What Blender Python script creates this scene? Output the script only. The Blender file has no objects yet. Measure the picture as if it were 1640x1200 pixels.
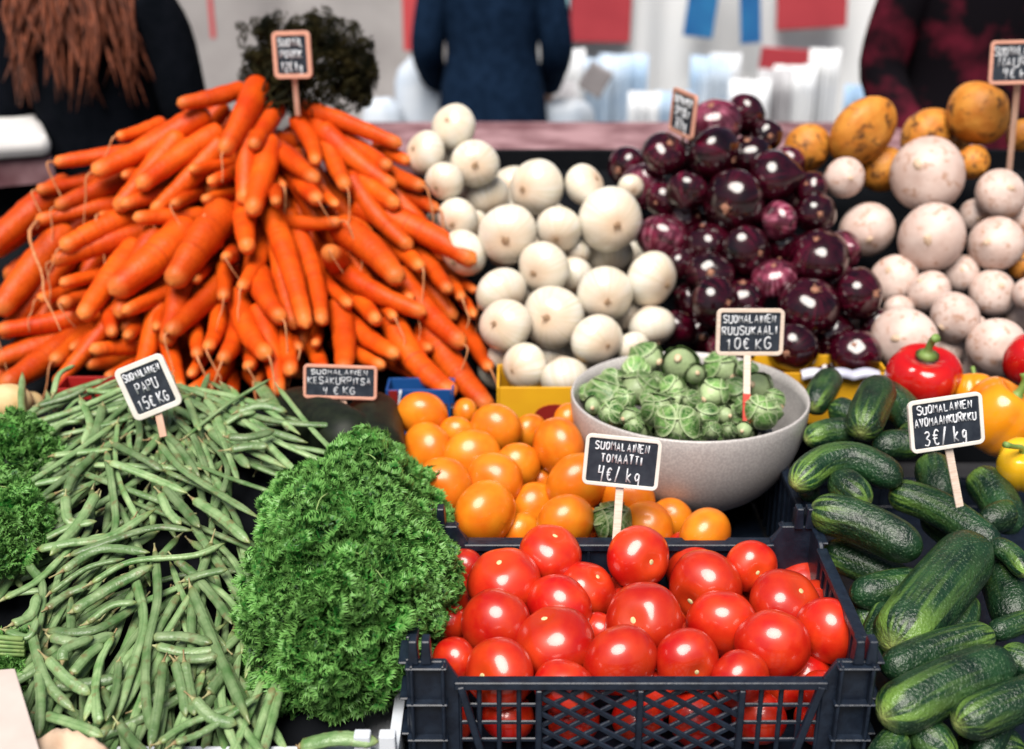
import bpy, math, random
import numpy as np
from mathutils import Vector, Matrix, Quaternion
random.seed(7); np.random.seed(7)
R = math.radians
scene = bpy.context.scene
col = scene.collection

# ------------------------------------------------------------------ camera, sky, sun, exposure
CAM = Vector((0, 0, 1.615)); PITCH = R(22); FPX = 1977.0
cd = bpy.data.cameras.new('camera'); cam = bpy.data.objects.new('camera', cd); col.objects.link(cam)
cam.location = CAM; cam.rotation_euler = (R(90) - PITCH, 0, 0)
cd.sensor_width = 36; cd.lens = 36 * FPX / 1640; cd.clip_start = 0.02; cd.clip_end = 2000
cd.dof.use_dof = True; cd.dof.focus_distance = 1.50; cd.dof.aperture_fstop = 2.8
scene.camera = cam
w = bpy.data.worlds.new('World'); scene.world = w; w.use_nodes = True
wn = w.node_tree.nodes; wl = w.node_tree.links
sky = wn.new('ShaderNodeTexSky'); sky.sky_type = 'NISHITA'; sky.sun_disc = False
SUN_EL, SUN_AZ = R(60), R(196)      # azimuth clockwise from +Y: behind the viewer, a little to the left
sky.sun_elevation = SUN_EL; sky.sun_rotation = SUN_AZ; sky.dust_density = 4.0; sky.air_density = 1.0; sky.ozone_density = 1.0
wl.new(sky.outputs[0], wn['Background'].inputs[0]); wn['Background'].inputs[1].default_value = 0.05
sd = bpy.data.lights.new('sun', 'SUN'); so = bpy.data.objects.new('sun', sd); col.objects.link(so)
sd.energy = 4.9; sd.angle = R(40); sd.color = (1, 0.95, 0.88)
sdir = Vector((math.sin(SUN_AZ) * math.cos(SUN_EL), math.cos(SUN_AZ) * math.cos(SUN_EL), math.sin(SUN_EL)))
so.rotation_euler = (-sdir).to_track_quat('-Z', 'Y').to_euler()
so.location = sdir * 20
scene.view_settings.view_transform = 'Standard'; scene.view_settings.look = 'None'
scene.view_settings.exposure = 0.15; scene.view_settings.gamma = 1
scene.render.engine = 'CYCLES'
scene.cycles.use_denoising = True
scene.cycles.max_bounces = 6; scene.cycles.glossy_bounces = 3; scene.cycles.diffuse_bounces = 1
scene.cycles.sample_clamp_indirect = 4

CP, SP = math.cos(PITCH), math.sin(PITCH)
RIGHT = Vector((1, 0, 0)); UP = Vector((0, SP, CP)); FWD = Vector((0, CP, -SP))
def ray(px, py): return RIGHT * ((px - 820) / FPX) + UP * (-(py - 600) / FPX) + FWD
def P(px, py, y):
    d = ray(px, py); return CAM + d * (y / d.y)
def Pz(px, py, z):
    d = ray(px, py); return CAM + d * ((z - CAM.z) / d.z)
def depth(p): return (p - CAM).dot(FWD)
def lerp(a, b, t): return a + (b - a) * t
def rnd(a, b): return random.uniform(a, b)

# ------------------------------------------------------------------ mesh helpers
class MB:
    def __init__(s): s.v = []; s.f = []; s.uv = []; s.n = 0
    def add(s, v, f, uv=None):
        v = np.asarray(v, float); s.v.append(v); o = s.n
        for q in f: s.f.append(tuple(int(i) + o for i in q))
        s.uv.append(np.zeros((len(v), 2)) if uv is None else np.asarray(uv, float)); s.n += len(v)
    def box(s, c, size, rot=None, bevel=0):
        x, y, z = [a / 2 for a in size]
        v = [Vector(p) for p in ((-x,-y,-z),(x,-y,-z),(x,y,-z),(-x,y,-z),(-x,-y,z),(x,-y,z),(x,y,z),(-x,y,z))]
        if rot is not None: v = [rot @ p for p in v]
        c = Vector(c); s.add([tuple(p + c) for p in v], [(0,3,2,1),(4,5,6,7),(0,1,5,4),(1,2,6,5),(2,3,7,6),(3,0,4,7)])
    def bar(s, a, b, wdt, thk, up=Vector((0, 0, 1))):
        a, b = Vector(a), Vector(b); d = (b - a); L = d.length; d.normalize()
        n = up - d * up.dot(d)
        if n.length < 1e-4: n = Vector((1, 0, 0)) - d * d.x
        n.normalize(); m = d.cross(n)
        rot = Matrix((d, n, m)).transposed(); s.box((a + b) / 2, (L, wdt, thk), rot)
    def tube(s, pts, rad, n=10, flat=1.0, nrm=None, ridge=None, twist=0.0):
        pts = np.asarray([tuple(p) for p in pts], float); N = len(pts)
        rad = np.asarray(rad, float) if np.ndim(rad) else np.full(N, float(rad))
        T = np.gradient(pts, axis=0); T /= np.linalg.norm(T, axis=1)[:, None] + 1e-12
        u = np.asarray(nrm, float) if nrm is not None else (np.array([0, 0, 1.0]) if abs(T[0][2]) < .9 else np.array([1.0, 0, 0]))
        V = []; UV = []
        ang = np.arange(n) / n * 2 * math.pi
        for i in range(N):
            u = u - T[i] * u.dot(T[i]); u /= np.linalg.norm(u) + 1e-12; b = np.cross(T[i], u)
            a = ang + twist * i / N
            rr = rad[i] * (np.ones(n) if ridge is None else ridge(ang, i / (N - 1)))
            V.append(pts[i] + np.outer(np.cos(a) * rr * flat, u) + np.outer(np.sin(a) * rr, b))
            UV.append(np.stack([np.full(n, i / (N - 1)), np.abs(np.arange(n) / n * 2 - 1)], 1))
        F = []
        for i in range(N - 1):
            for k in range(n):
                k2 = (k + 1) % n; F.append((i*n+k, i*n+k2, (i+1)*n+k2, (i+1)*n+k))
        F.append(tuple(range(n - 1, -1, -1))); F.append(tuple((N-1)*n + k for k in range(n)))
        s.add(np.concatenate(V), F, np.concatenate(UV))
    def lathe(s, prof, n=24, mod=None, M=None):
        V = []; UV = []; F = []; N = len(prof)
        for i, (r, z) in enumerate(prof):
            for k in range(n):
                a = k / n * 2 * math.pi; q = r; zz = z
                if mod: q, zz = mod(a, r, z, i / (N - 1))
                p = Vector((q * math.cos(a), q * math.sin(a), zz)); V.append(tuple(M @ p if M else p)); UV.append((i / (N - 1), k / n))
        for i in range(N - 1):
            for k in range(n):
                k2 = (k + 1) % n; F.append((i*n+k, i*n+k2, (i+1)*n+k2, (i+1)*n+k))
        s.add(V, F, UV)
    def prism(s, outline, a, b, axis='y'):
        n = len(outline); V = []
        for q in (a, b):
            for (x, z) in outline: V.append((x, q, z) if axis == 'y' else (q, x, z) if axis == 'x' else (x, z, q))
        F = [tuple(range(n)), tuple(range(2*n-1, n-1, -1))] + [(i+n, (i+1) % n + n, (i+1) % n, i) for i in range(n)]
        s.add(V, F)
    def build(s, name, mat, parent=None, smooth=True, origin=None, mw=None):
        me = bpy.data.meshes.new(name); V = np.concatenate(s.v)
        if origin is not None: V = V - np.array(tuple(origin))
        me.from_pydata(V.tolist(), [], s.f)
        uvl = me.uv_layers.new(name='UVMap'); UV = np.concatenate(s.uv)
        idx = np.zeros(len(me.loops), int); me.loops.foreach_get('vertex_index', idx)
        uvl.data.foreach_set('uv', UV[idx].ravel())
        if smooth: me.polygons.foreach_set('use_smooth', [True] * len(me.polygons))
        me.materials.append(mat); me.update()
        o = bpy.data.objects.new(name, me); col.objects.link(o)
        if origin is not None: o.location = origin
        if parent: o.parent = parent
        return o
def bevel(o, w=0.002, seg=2):
    m = o.modifiers.new('bevel', 'BEVEL'); m.width = w; m.segments = seg; m.limit_method = 'ANGLE'; return o
def tag(o, label=None, cat=None, group=None, kind=None):
    if label: o['label'] = label
    if cat: o['category'] = cat
    if group: o['group'] = group
    if kind: o['kind'] = kind
    return o
def empty(name, loc, rot=None):
    o = bpy.data.objects.new(name, None); col.objects.link(o); o.location = loc; o.empty_display_size = 0.02
    if rot is not None: o.rotation_mode = 'QUATERNION'; o.rotation_quaternion = rot
    return o
def smooth_path(pts, n):
    pts = [Vector(p) for p in pts]
    if len(pts) == 2: return [pts[0].lerp(pts[1], i / (n - 1)) for i in range(n)]
    ext = [2 * pts[0] - pts[1]] + pts + [2 * pts[-1] - pts[-2]]; out = []
    for k in range(n):
        t = k / (n - 1) * (len(pts) - 1); i = min(int(t), len(pts) - 2); t -= i
        a, b, c, d = ext[i:i + 4]
        out.append(0.5 * ((2*b) + (c - a) * t + (2*a - 5*b + 4*c - d) * t*t + (3*b - a - 3*c + d) * t**3))
    return out
ORD = ['first','second','third','fourth','fifth','sixth','seventh','eighth','ninth','tenth','eleventh','twelfth','thirteenth','fourteenth','fifteenth','sixteenth','seventeenth','eighteenth','nineteenth','twentieth','twenty-first','twenty-second','twenty-third','twenty-fourth']
def label_rows(items, heap, rowh):
    """items: (object, px, py, look). Labels by look and by row and place within the heap."""
    its = sorted(items, key=lambda t: t[2]); rows = []; cur = []; y0 = None
    for it in its:
        if y0 is None or it[2] - y0 > rowh:
            cur = []; rows.append(cur); y0 = it[2]
        cur.append(it)
    for i, row in enumerate(rows):
        row.sort(key=lambda t: t[1])
        nr = 'top row' if i == 0 else 'bottom row' if i == len(rows) - 1 else ORD[i] + ' row'
        for k, it in enumerate(row):
            it = (it[0], it[1], it[2], it[3]); pos = 'alone' if len(row) == 1 else 'leftmost' if k == 0 else 'rightmost' if k == len(row) - 1 else ORD[k] + ' from left'
            it[0]['label'] = f'{it[3]}, {pos} in {nr} of {heap}'

# ------------------------------------------------------------------ materials
def mat(name, base, rough=0.5, var=None, nscale=8.0, spec=0.5, bump=0.0, bscale=40.0, coat=0.0, randv=0.0, detail=4.0, lo=0.35, hi=0.65, extra=None, metallic=0.0, trans=0.0, sss=0.0, coords='Object', stretch=None):
    m = bpy.data.materials.new(name); m.use_nodes = True; nt = m.node_tree; N = nt.nodes; L = nt.links
    b = N['Principled BSDF']; b.inputs['Roughness'].default_value = rough; b.inputs['Specular IOR Level'].default_value = spec
    b.inputs['Coat Weight'].default_value = coat; b.inputs['Coat Roughness'].default_value = 0.10; b.inputs['Metallic'].default_value = metallic
    if sss:
        b.inputs['Subsurface Weight'].default_value = sss; b.inputs['Subsurface Radius'].default_value = (1, .4, .2); b.inputs['Subsurface Scale'].default_value = 0.01
    tc = N.new('ShaderNodeTexCoord'); oi = N.new('ShaderNodeObjectInfo')
    vm = N.new('ShaderNodeVectorMath'); vm.operation = 'ADD'
    sc = N.new('ShaderNodeVectorMath'); sc.operation = 'SCALE'; cmb = N.new('ShaderNodeCombineXYZ')
    for i in range(3): L.new(oi.outputs['Random'], cmb.inputs[i])
    L.new(cmb.outputs[0], sc.inputs[0]); sc.inputs['Scale'].default_value = 37.0
    L.new(tc.outputs[coords], vm.inputs[0]); L.new(sc.outputs[0], vm.inputs[1])
    vec = vm.outputs[0]
    if stretch:
        mp = N.new('ShaderNodeMapping'); mp.inputs['Scale'].default_value = stretch; L.new(vec, mp.inputs[0]); vec = mp.outputs[0]
    colout = None
    if var is not None:
        nz = N.new('ShaderNodeTexNoise'); nz.inputs['Scale'].default_value = nscale; nz.inputs['Detail'].default_value = detail; L.new(vec, nz.inputs['Vector'])
        cr = N.new('ShaderNodeValToRGB'); cr.color_ramp.elements[0].position = lo; cr.color_ramp.elements[1].position = hi
        cr.color_ramp.elements[0].color = (*base, 1); cr.color_ramp.elements[1].color = (*var, 1)
        L.new(nz.outputs['Fac'], cr.inputs[0]); colout = cr.outputs[0]
    else:
        rg = N.new('ShaderNodeRGB'); rg.outputs[0].default_value = (*base, 1); colout = rg.outputs[0]
    ctx = dict(N=N, L=L, vec=vec, tc=tc, oi=oi, b=b)
    if extra: colout = extra(ctx, colout)
    if randv:
        hs = N.new('ShaderNodeHueSaturation'); mr = N.new('ShaderNodeMapRange'); L.new(oi.outputs['Random'], mr.inputs[0])
        mr.inputs[3].default_value = 1 - randv; mr.inputs[4].default_value = 1 + randv; L.new(mr.outputs[0], hs.inputs['Value']); L.new(colout, hs.inputs['Color']); colout = hs.outputs[0]
    L.new(colout, b.inputs['Base Color'])
    if bump:
        nb = N.new('ShaderNodeTexNoise'); nb.inputs['Scale'].default_value = bscale; nb.inputs['Detail'].default_value = 3; L.new(vec, nb.inputs['Vector'])
        bp = N.new('ShaderNodeBump'); bp.inputs['Strength'].default_value = bump; bp.inputs['Distance'].default_value = 0.004
        L.new(nb.outputs['Fac'], bp.inputs['Height']); L.new(bp.outputs[0], b.inputs['Normal'])
    if trans:
        b.inputs['Transmission Weight'].default_value = 0
        tr = N.new('ShaderNodeBsdfTranslucent'); L.new(colout, tr.inputs[0]); mx = N.new('ShaderNodeMixShader'); mx.inputs[0].default_value = trans
        L.new(b.outputs[0], mx.inputs[1]); L.new(tr.outputs[0], mx.inputs[2]); L.new(mx.outputs[0], N['Material Output'].inputs[0])
    return m
def mixcol(c, fac, a, bcol):
    mx = c['N'].new('ShaderNodeMix'); mx.data_type = 'RGBA'; c['L'].new(fac, mx.inputs[0])
    if isinstance(a, tuple): mx.inputs[6].default_value = (*a, 1)
    else: c['L'].new(a, mx.inputs[6])
    if isinstance(bcol, tuple): mx.inputs[7].default_value = (*bcol, 1)
    else: c['L'].new(bcol, mx.inputs[7])
    return mx.outputs[2]
def ramp(c, src, stops):
    r = c['N'].new('ShaderNodeValToRGB'); e = r.color_ramp.elements
    while len(e) < len(stops): e.new(0.5)
    for q, (p, v) in zip(e, stops): q.position = p; q.color = (v, v, v, 1)
    c['L'].new(src, r.inputs[0]); return r.outputs[0]
def uvnode(c):
    s = c['N'].new('ShaderNodeSeparateXYZ'); c['L'].new(c['tc'].outputs['UV'], s.inputs[0]); return s.outputs[0], s.outputs[1]
def noise(c, scale, vec=None, detail=3):
    n = c['N'].new('ShaderNodeTexNoise'); n.inputs['Scale'].default_value = scale; n.inputs['Detail'].default_value = detail
    c['L'].new(vec or c['vec'], n.inputs['Vector']); return n.outputs['Fac']
def math2(c, op, a, bv):
    m = c['N'].new('ShaderNodeMath'); m.operation = op
    for i, q in enumerate((a, bv)):
        if isinstance(q, (int, float)): m.inputs[i].default_value = q
        else: c['L'].new(q, m.inputs[i])
    return m.outputs[0]

def carrot_extra(c, co):
    u, v = uvnode(c)
    cb = c['N'].new('ShaderNodeCombineXYZ'); c['L'].new(u, cb.inputs[0]); c['L'].new(c['oi'].outputs['Random'], cb.inputs[1])
    s = c['N'].new('ShaderNodeVectorMath'); s.operation = 'MULTIPLY'; c['L'].new(cb.outputs[0], s.inputs[0]); s.inputs[1].default_value = (1, 50, 1)
    ring = ramp(c, noise(c, 60, s.outputs[0], 2), [(0.56, 0), (0.72, 1)])
    co = mixcol(c, math2(c, 'MULTIPLY', ring, 0.75), co, (0.36, 0.035, 0.005))
    tip = ramp(c, u, [(0.0, 1), (0.05, 0.55), (0.16, 0)])
    co = mixcol(c, math2(c, 'MULTIPLY', tip, 0.55), co, (0.85, 0.36, 0.09))
    sp = ramp(c, noise(c, 55), [(0.72, 0), (0.78, 1)])
    return mixcol(c, math2(c, 'MULTIPLY', sp, 0.55), co, (0.12, 0.03, 0.01))
M = {}
M['carrot'] = mat('carrot skin', (0.54, 0.040, 0.0015), 0.46, (0.74, 0.105, 0.005), 14, bump=0.4, bscale=110, randv=0.20, extra=carrot_extra, spec=0.25, lo=.3, hi=.7)
M['rootlet'] = mat('carrot rootlet', (0.50, 0.16, 0.05), 0.7, (0.62, 0.28, 0.12), 90)
def onion_extra(c, co):
    u, v = uvnode(c)
    cb = c['N'].new('ShaderNodeCombineXYZ'); c['L'].new(v, cb.inputs[0]); c['L'].new(c['oi'].outputs['Random'], cb.inputs[1])
    s = c['N'].new('ShaderNodeVectorMath'); s.operation = 'MULTIPLY'; c['L'].new(cb.outputs[0], s.inputs[0]); s.inputs[1].default_value = (60, 40, 1)
    st = ramp(c, noise(c, 1.0, s.outputs[0], 2), [(0.45, 0), (0.68, 1)])
    co = mixcol(c, math2(c, 'MULTIPLY', st, 0.8), co, (0.66, 0.60, 0.42))
    end = ramp(c, u, [(0.0, 1), (0.14, 0.5), (0.36, 0), (0.66, 0), (1, 0.9)])
    return mixcol(c, math2(c, 'MULTIPLY', end, 0.7), co, (0.70, 0.42, 0.24))
M['onion'] = mat('white onion skin', (0.80, 0.77, 0.69), 0.32, (0.80, 0.70, 0.57), 1.6, randv=0.05, extra=onion_extra, coat=0.35)
M['root'] = mat('onion root plate', (0.58, 0.40, 0.25), 0.9, (0.40, 0.23, 0.13), 9, bump=0.8, bscale=20)
def red_extra(c, co):
    u, v = uvnode(c)
    cb = c['N'].new('ShaderNodeCombineXYZ'); c['L'].new(v, cb.inputs[0]); c['L'].new(c['oi'].outputs['Random'], cb.inputs[1]); 
    s = c['N'].new('ShaderNodeVectorMath'); s.operation = 'MULTIPLY'; c['L'].new(cb.outputs[0], s.inputs[0]); s.inputs[1].default_value = (26, 40, 1)
    st = ramp(c, noise(c, 1.0, s.outputs[0], 3), [(0.46, 0), (0.68, 1)])
    pt = ramp(c, noise(c, 1.5), [(0.46, .15), (0.62, 1)])
    return mixcol(c, math2(c, 'MULTIPLY', math2(c, 'MULTIPLY', st, pt), 0.7), mixcol(c, math2(c, 'MULTIPLY', ramp(c, c['oi'].outputs['Random'], [(.78, 0), (.88, 1)]), pt), co, (0.13, 0.010, 0.03)), mixcol(c, ramp(c, c['oi'].outputs['Random'], [(.80, 0), (.92, 1)]), (0.15, 0.006, 0.028), (0.50, 0.20, 0.28)))
M['red_onion'] = mat('red onion skin', (0.005, 0.0004, 0.0015), 0.14, (0.032, 0.001, 0.006), 1.8, randv=0.5, extra=red_extra, coat=0.8, spec=0.4)
M['red_onion'].node_tree.nodes['Principled BSDF'].inputs['Coat IOR'].default_value = 1.55
M['red_root'] = mat('red onion root plate', (0.50, 0.26, 0.16), 0.9, (0.30, 0.12, 0.08), 12)
def spots(col_, sc, a, b_, f=0.8):
    def ex(c, co): return mixcol(c, math2(c, 'MULTIPLY', ramp(c, noise(c, sc), [(a, 0), (b_, 1)]), f), co, col_)
    return ex
M['turnip'] = mat('turnip skin', (0.60, 0.43, 0.37), 0.5, (0.72, 0.57, 0.51), 1.5, randv=0.05, extra=spots((0.40, 0.19, 0.10), 3.6, 0.55, 0.68, .65), bump=0.15, bscale=5)
M['rutabaga'] = mat('rutabaga skin', (0.58, 0.19, 0.018), 0.55, (0.70, 0.29, 0.04), 2.2, randv=0.08, extra=spots((0.10, 0.035, 0.01), 2.6, 0.55, 0.66, 0.9), bump=0.5, bscale=4)
def tom_extra(cc):
    def ex(c, co):
        u, v = uvnode(c); return mixcol(c, math2(c, 'MULTIPLY', ramp(c, u, [(0.0, 1), (0.22, 0.25), (0.4, 0)]), 0.6), co, cc)
    return ex
M['tomato'] = mat('red tomato skin', (0.50, 0.006, 0.004), 0.34, (0.66, 0.040, 0.008), 1.3, randv=0.14, coat=0.45, extra=tom_extra((0.66, 0.07, 0.01)), sss=0.0)
M['orange_tomato'] = mat('orange tomato skin', (0.76, 0.155, 0.006), 0.32, (0.82, 0.25, 0.012), 1.2, randv=0.10, coat=0.3, extra=tom_extra((0.78, 0.12, 0.01)))
M['tomato'].node_tree.nodes['Principled BSDF'].inputs['Coat IOR'].default_value = 1.75
M['scar'] = mat('tomato stem scar', (0.74, 0.66, 0.36), 0.8, (0.55, 0.45, 0.20), 9)
def sprout_extra(c, co):
    u, v = uvnode(c)
    co = mixcol(c, math2(c, 'MULTIPLY', ramp(c, noise(c, 5.5), [(0.5, 0), (.56, .8), (.60, 0)]), .8), co, (0.42, 0.52, 0.26))
    vein = math2(c, 'MULTIPLY', ramp(c, v, [(0.0, 1), (0.10, 0)]), .7); co = mixcol(c, vein, co, (0.45, 0.55, 0.30))
    return mixcol(c, ramp(c, u, [(0.82, 0), (1.0, .85)]), co, (0.50, 0.60, 0.34))
M['sprout'] = mat('sprout leaf', (0.022, 0.095, 0.014), 0.42, (0.17, 0.34, 0.09), 1.6, randv=0.35, extra=sprout_extra, bump=0.3, bscale=5)
M['sprout_stem'] = mat('sprout cut end', (0.72, 0.60, 0.42), 0.7, (0.55, 0.36, 0.2), 3)
def cuke_extra(c, co):
    u, v = uvnode(c)
    cb = c['N'].new('ShaderNodeCombineXYZ'); c['L'].new(v, cb.inputs[0]); c['L'].new(u, cb.inputs[1]); c['L'].new(c['oi'].outputs['Random'], cb.inputs[2])
    s = c['N'].new('ShaderNodeVectorMath'); s.operation = 'MULTIPLY'; c['L'].new(cb.outputs[0], s.inputs[0]); s.inputs[1].default_value = (7, 1.6, 30)
    st = ramp(c, noise(c, 1.6, s.outputs[0], 2), [(0.47, 0), (0.60, 1)])
    g = ramp(c, u, [(0.0, 1), (0.10, 0.9), (0.42, 0.2), (0.75, 0)])
    co = mixcol(c, math2(c, 'MULTIPLY', math2(c, 'MULTIPLY', st, g), 0.9), co, (0.20, 0.36, 0.06))
    co = mixcol(c, ramp(c, u, [(0.0, 0.9), (0.06, 0.35), (0.14, 0)]), co, (0.38, 0.44, 0.14))
    # pale warts
    vo = c['N'].new('ShaderNodeTexVoronoi'); vo.inputs['Scale'].default_value = 210; c['L'].new(c['vec'], vo.inputs['Vector'])
    co = mixcol(c, math2(c, 'MULTIPLY', ramp(c, vo.outputs['Distance'], [(0.12, 1), (0.34, 0)]), 0.20), co, (0.26, 0.38, 0.22))
    return co
M['cucumber'] = mat('cucumber skin', (0.004, 0.018, 0.009), 0.33, (0.014, 0.052, 0.018), 30, bump=0.65, bscale=230, randv=0.25, extra=cuke_extra, coat=0.12)
M['courgette'] = mat('courgette skin', (0.003, 0.006, 0.003), 0.55, (0.010, 0.015, 0.007), 60, spec=.3)
def bean_extra(c, co):
    u, v = uvnode(c)
    co = mixcol(c, math2(c, 'MULTIPLY', ramp(c, v, [(0.0, 0), (.70, 0), (.76, 1), (.80, 1), (.86, 0)]), .28), co, (0.035, 0.10, 0.025))
    co = mixcol(c, ramp(c, u, [(0, .7), (.05, .2), (.10, 0), (.90, 0), (1, .6)]), co, (0.26, 0.26, 0.08))
    return mixcol(c, math2(c, 'MULTIPLY', ramp(c, noise(c, 75), [(0.58, 0), (0.72, 1)]), .65), co, (0.17, 0.11, 0.05))
M['bean'] = mat('green bean pod', (0.085, 0.185, 0.055), 0.36, (0.28, 0.39, 0.19), 34, bump=0.35, bscale=160, randv=0.35, lo=.3, hi=.7, extra=bean_extra)
M['bean_cap'] = mat('bean stalk', (0.36, 0.38, 0.18), 0.8, (0.26, 0.17, 0.08), 80)
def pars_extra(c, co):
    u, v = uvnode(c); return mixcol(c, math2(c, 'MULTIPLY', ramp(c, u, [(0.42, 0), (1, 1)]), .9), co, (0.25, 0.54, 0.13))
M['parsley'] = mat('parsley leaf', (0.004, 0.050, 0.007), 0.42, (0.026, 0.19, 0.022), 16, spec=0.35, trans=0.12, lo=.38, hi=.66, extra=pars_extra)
M['parsley_stem'] = mat('parsley stalk', (0.30, 0.42, 0.14), 0.6, (0.16, 0.28, 0.08), 60)
M['dill'] = mat('wilted carrot top leaf', (0.004, 0.006, 0.003), 0.7, (0.035, 0.028, 0.008), 30, spec=.1)
M['pep_red'] = mat('red pepper skin', (0.50, 0.006, 0.008), 0.15, (0.58, 0.012, 0.008), 20, coat=0.6)
M['pep_orange'] = mat('orange pepper skin', (0.80, 0.24, 0.008), 0.22, (0.84, 0.32, 0.01), 20, coat=0.4)
M['pep_yellow'] = mat('yellow pepper skin', (0.82, 0.42, 0.01), 0.22, (0.86, 0.50, 0.02), 20, coat=0.4)
M['pep_stem'] = mat('pepper stalk', (0.14, 0.26, 0.05), 0.5, (0.24, 0.36, 0.10), 60)
M['potato'] = mat('potato skin', (0.62, 0.42, 0.18), 0.7, (0.70, 0.52, 0.28), 30, bump=0.4, bscale=60)
M['bowl'] = mat('speckled plastic', (0.44, 0.415, 0.41), 0.40, (0.55, 0.525, 0.51), 320, detail=2, lo=.42, hi=.60, bump=0.08, bscale=500)
M['crate'] = mat('black crate plastic', (0.004, 0.008, 0.018), 0.42, (0.010, 0.018, 0.034), 70, bump=0.12, bscale=220)
M['white_crate'] = mat('white crate plastic', (0.70, 0.74, 0.80), 0.4, (0.60, 0.65, 0.72), 20)
M['frame_pale'] = mat('pale wood frame', (0.78, 0.66, 0.56), 0.6, (0.66, 0.50, 0.40), 60, stretch=(1, 1, 8))
M['frame_pink'] = mat('pinkish wood frame', (0.72, 0.36, 0.26), 0.6, (0.60, 0.28, 0.20), 60, stretch=(1, 1, 8))
M['frame_white'] = mat('painted white frame', (0.80, 0.77, 0.72), 0.5, (0.70, 0.66, 0.60), 50)
M['slate'] = mat('chalkboard', (0.006, 0.011, 0.022), 0.6, (0.020, 0.028, 0.042), 90)
M['chalk'] = mat('chalk', (0.80, 0.82, 0.85), 0.9, (0.55, 0.57, 0.62), 300)
M['stake'] = mat('wooden stake', (0.70, 0.45, 0.34), 0.6, (0.58, 0.34, 0.24), 60, stretch=(1, 1, .1))
M['stake_red'] = mat('red dyed stake', (0.62, 0.05, 0.03), 0.5, (0.50, 0.03, 0.02), 60)
M['yellow'] = mat('yellow carton', (0.80, 0.42, 0.01), 0.55, (0.74, 0.36, 0.01), 14)
M['darkred'] = mat('dark red print', (0.22, 0.010, 0.008), 0.5, (0.28, 0.015, 0.01), 14)
M['blue'] = mat('blue carton', (0.008, 0.065, 0.25), 0.45, (0.012, 0.09, 0.30), 14)
M['liner'] = mat('pale plastic liner', (0.52, 0.53, 0.66), 0.35, (0.68, 0.68, 0.76), 14)
M['board_red'] = mat('red carton', (0.42, 0.015, 0.012), 0.5, (0.34, 0.01, 0.01), 14)
M['cardboard'] = mat('pale cardboard', (0.54, 0.45, 0.41), 0.75, (0.62, 0.53, 0.49), 14, bump=0.1)
M['paper'] = mat('tan paper', (0.62, 0.42, 0.28), 0.7, (0.72, 0.54, 0.40), 20, bump=0.4, bscale=50)
M['rack'] = mat('black rack board', (0.003, 0.004, 0.006), 0.9, (0.006, 0.007, 0.009), 12, spec=.1)
M['tablewood'] = mat('dark table board', (0.03, 0.03, 0.035), 0.7, (0.05, 0.05, 0.055), 6, stretch=(1, 12, 1))
M['ground'] = mat('market paving', (0.16, 0.155, 0.15), 0.85, (0.24, 0.23, 0.225), 3, bump=0.4, bscale=8)
M['white_tarp'] = mat('white tarpaulin', (0.84, 0.87, 0.90), 0.6, (0.88, 0.89, 0.90), 2)
M['grey_tarp'] = mat('grey tarpaulin', (0.30, 0.28, 0.28), 0.6, (0.46, 0.44, 0.44), 2)
M['coral'] = mat('coral red cloth', (0.62, 0.07, 0.08), 0.7, (0.54, 0.06, 0.07), 6)
M['card_red'] = mat('red card', (0.46, 0.045, 0.06), 0.6, (0.40, 0.035, 0.05), 6)
M['cyan'] = mat('pale cyan sheet', (0.36, 0.68, 0.78), 0.5, (0.42, 0.74, 0.82), 6)
M['bluebag'] = mat('blue plastic', (0.02, 0.13, 0.36), 0.4, (0.03, 0.2, 0.45), 6)
M['bag'] = mat('white carrier bag', (0.72, 0.78, 0.86), 0.35, (0.55, 0.64, 0.76), 7, bump=0.5, bscale=14)
M['orangecloth'] = mat('orange cloth', (0.85, 0.20, 0.02), 0.6, (0.80, 0.16, 0.02), 7)
M['counter_top'] = mat('rose counter cloth', (0.13, 0.045, 0.055), 0.8, (0.38, 0.22, 0.24), 9)
M['white_top'] = mat('white counter top', (0.80, 0.79, 0.78), 0.5, (0.72, 0.70, 0.70), 9)
M['greybox'] = mat('grey box', (0.22, 0.20, 0.21), 0.6, (0.34, 0.32, 0.33), 9)
M['black_coat'] = mat('black wool', (0.002, 0.003, 0.005), 1.0, (0.004, 0.005, 0.008), 30, spec=0.05)
M['navy_coat'] = mat('navy wool', (0.004, 0.012, 0.030), 0.9, (0.008, 0.021, 0.050), 30, spec=0.05)
M['plaid'] = mat('black and wine checked cloth', (0.005, 0.004, 0.006), 0.9, (0.10, 0.010, 0.022), 9, lo=.5, hi=.68, spec=0.05)
M['trousers'] = mat('dark trousers', (0.012, 0.014, 0.02), 0.9, (0.02, 0.022, 0.03), 30, spec=0.05)
M['skin'] = mat('skin', (0.60, 0.36, 0.27), 0.5, (0.64, 0.40, 0.30), 20)
M['hair_red'] = mat('auburn hair', (0.03, 0.010, 0.006), 0.5, (0.30, 0.085, 0.04), 40, stretch=(6, 6, .6))
M['hair_dark'] = mat('dark brown hair', (0.02, 0.012, 0.008), 0.5, (0.04, 0.025, 0.015), 40, stretch=(6, 6, .6))
M['canopy'] = mat('canopy canvas', (0.55, 0.50, 0.48), 0.8, (0.60, 0.55, 0.52), 4)
M['pole'] = mat('grey painted pole', (0.2, 0.2, 0.21), 0.4, (0.26, 0.26, 0.27), 8)
M['eye'] = mat('eye white', (0.7, 0.7, 0.68), 0.2)
M['lip'] = mat('lips', (0.45, 0.16, 0.14), 0.5)

# ------------------------------------------------------------------ setting
mb = MB(); mb.add([(-60,-60,0),(60,-60,0),(60,60,0),(-60,60,0)], [(0,1,2,3)])
tag(mb.build('ground', M['ground']), kind='structure')
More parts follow.
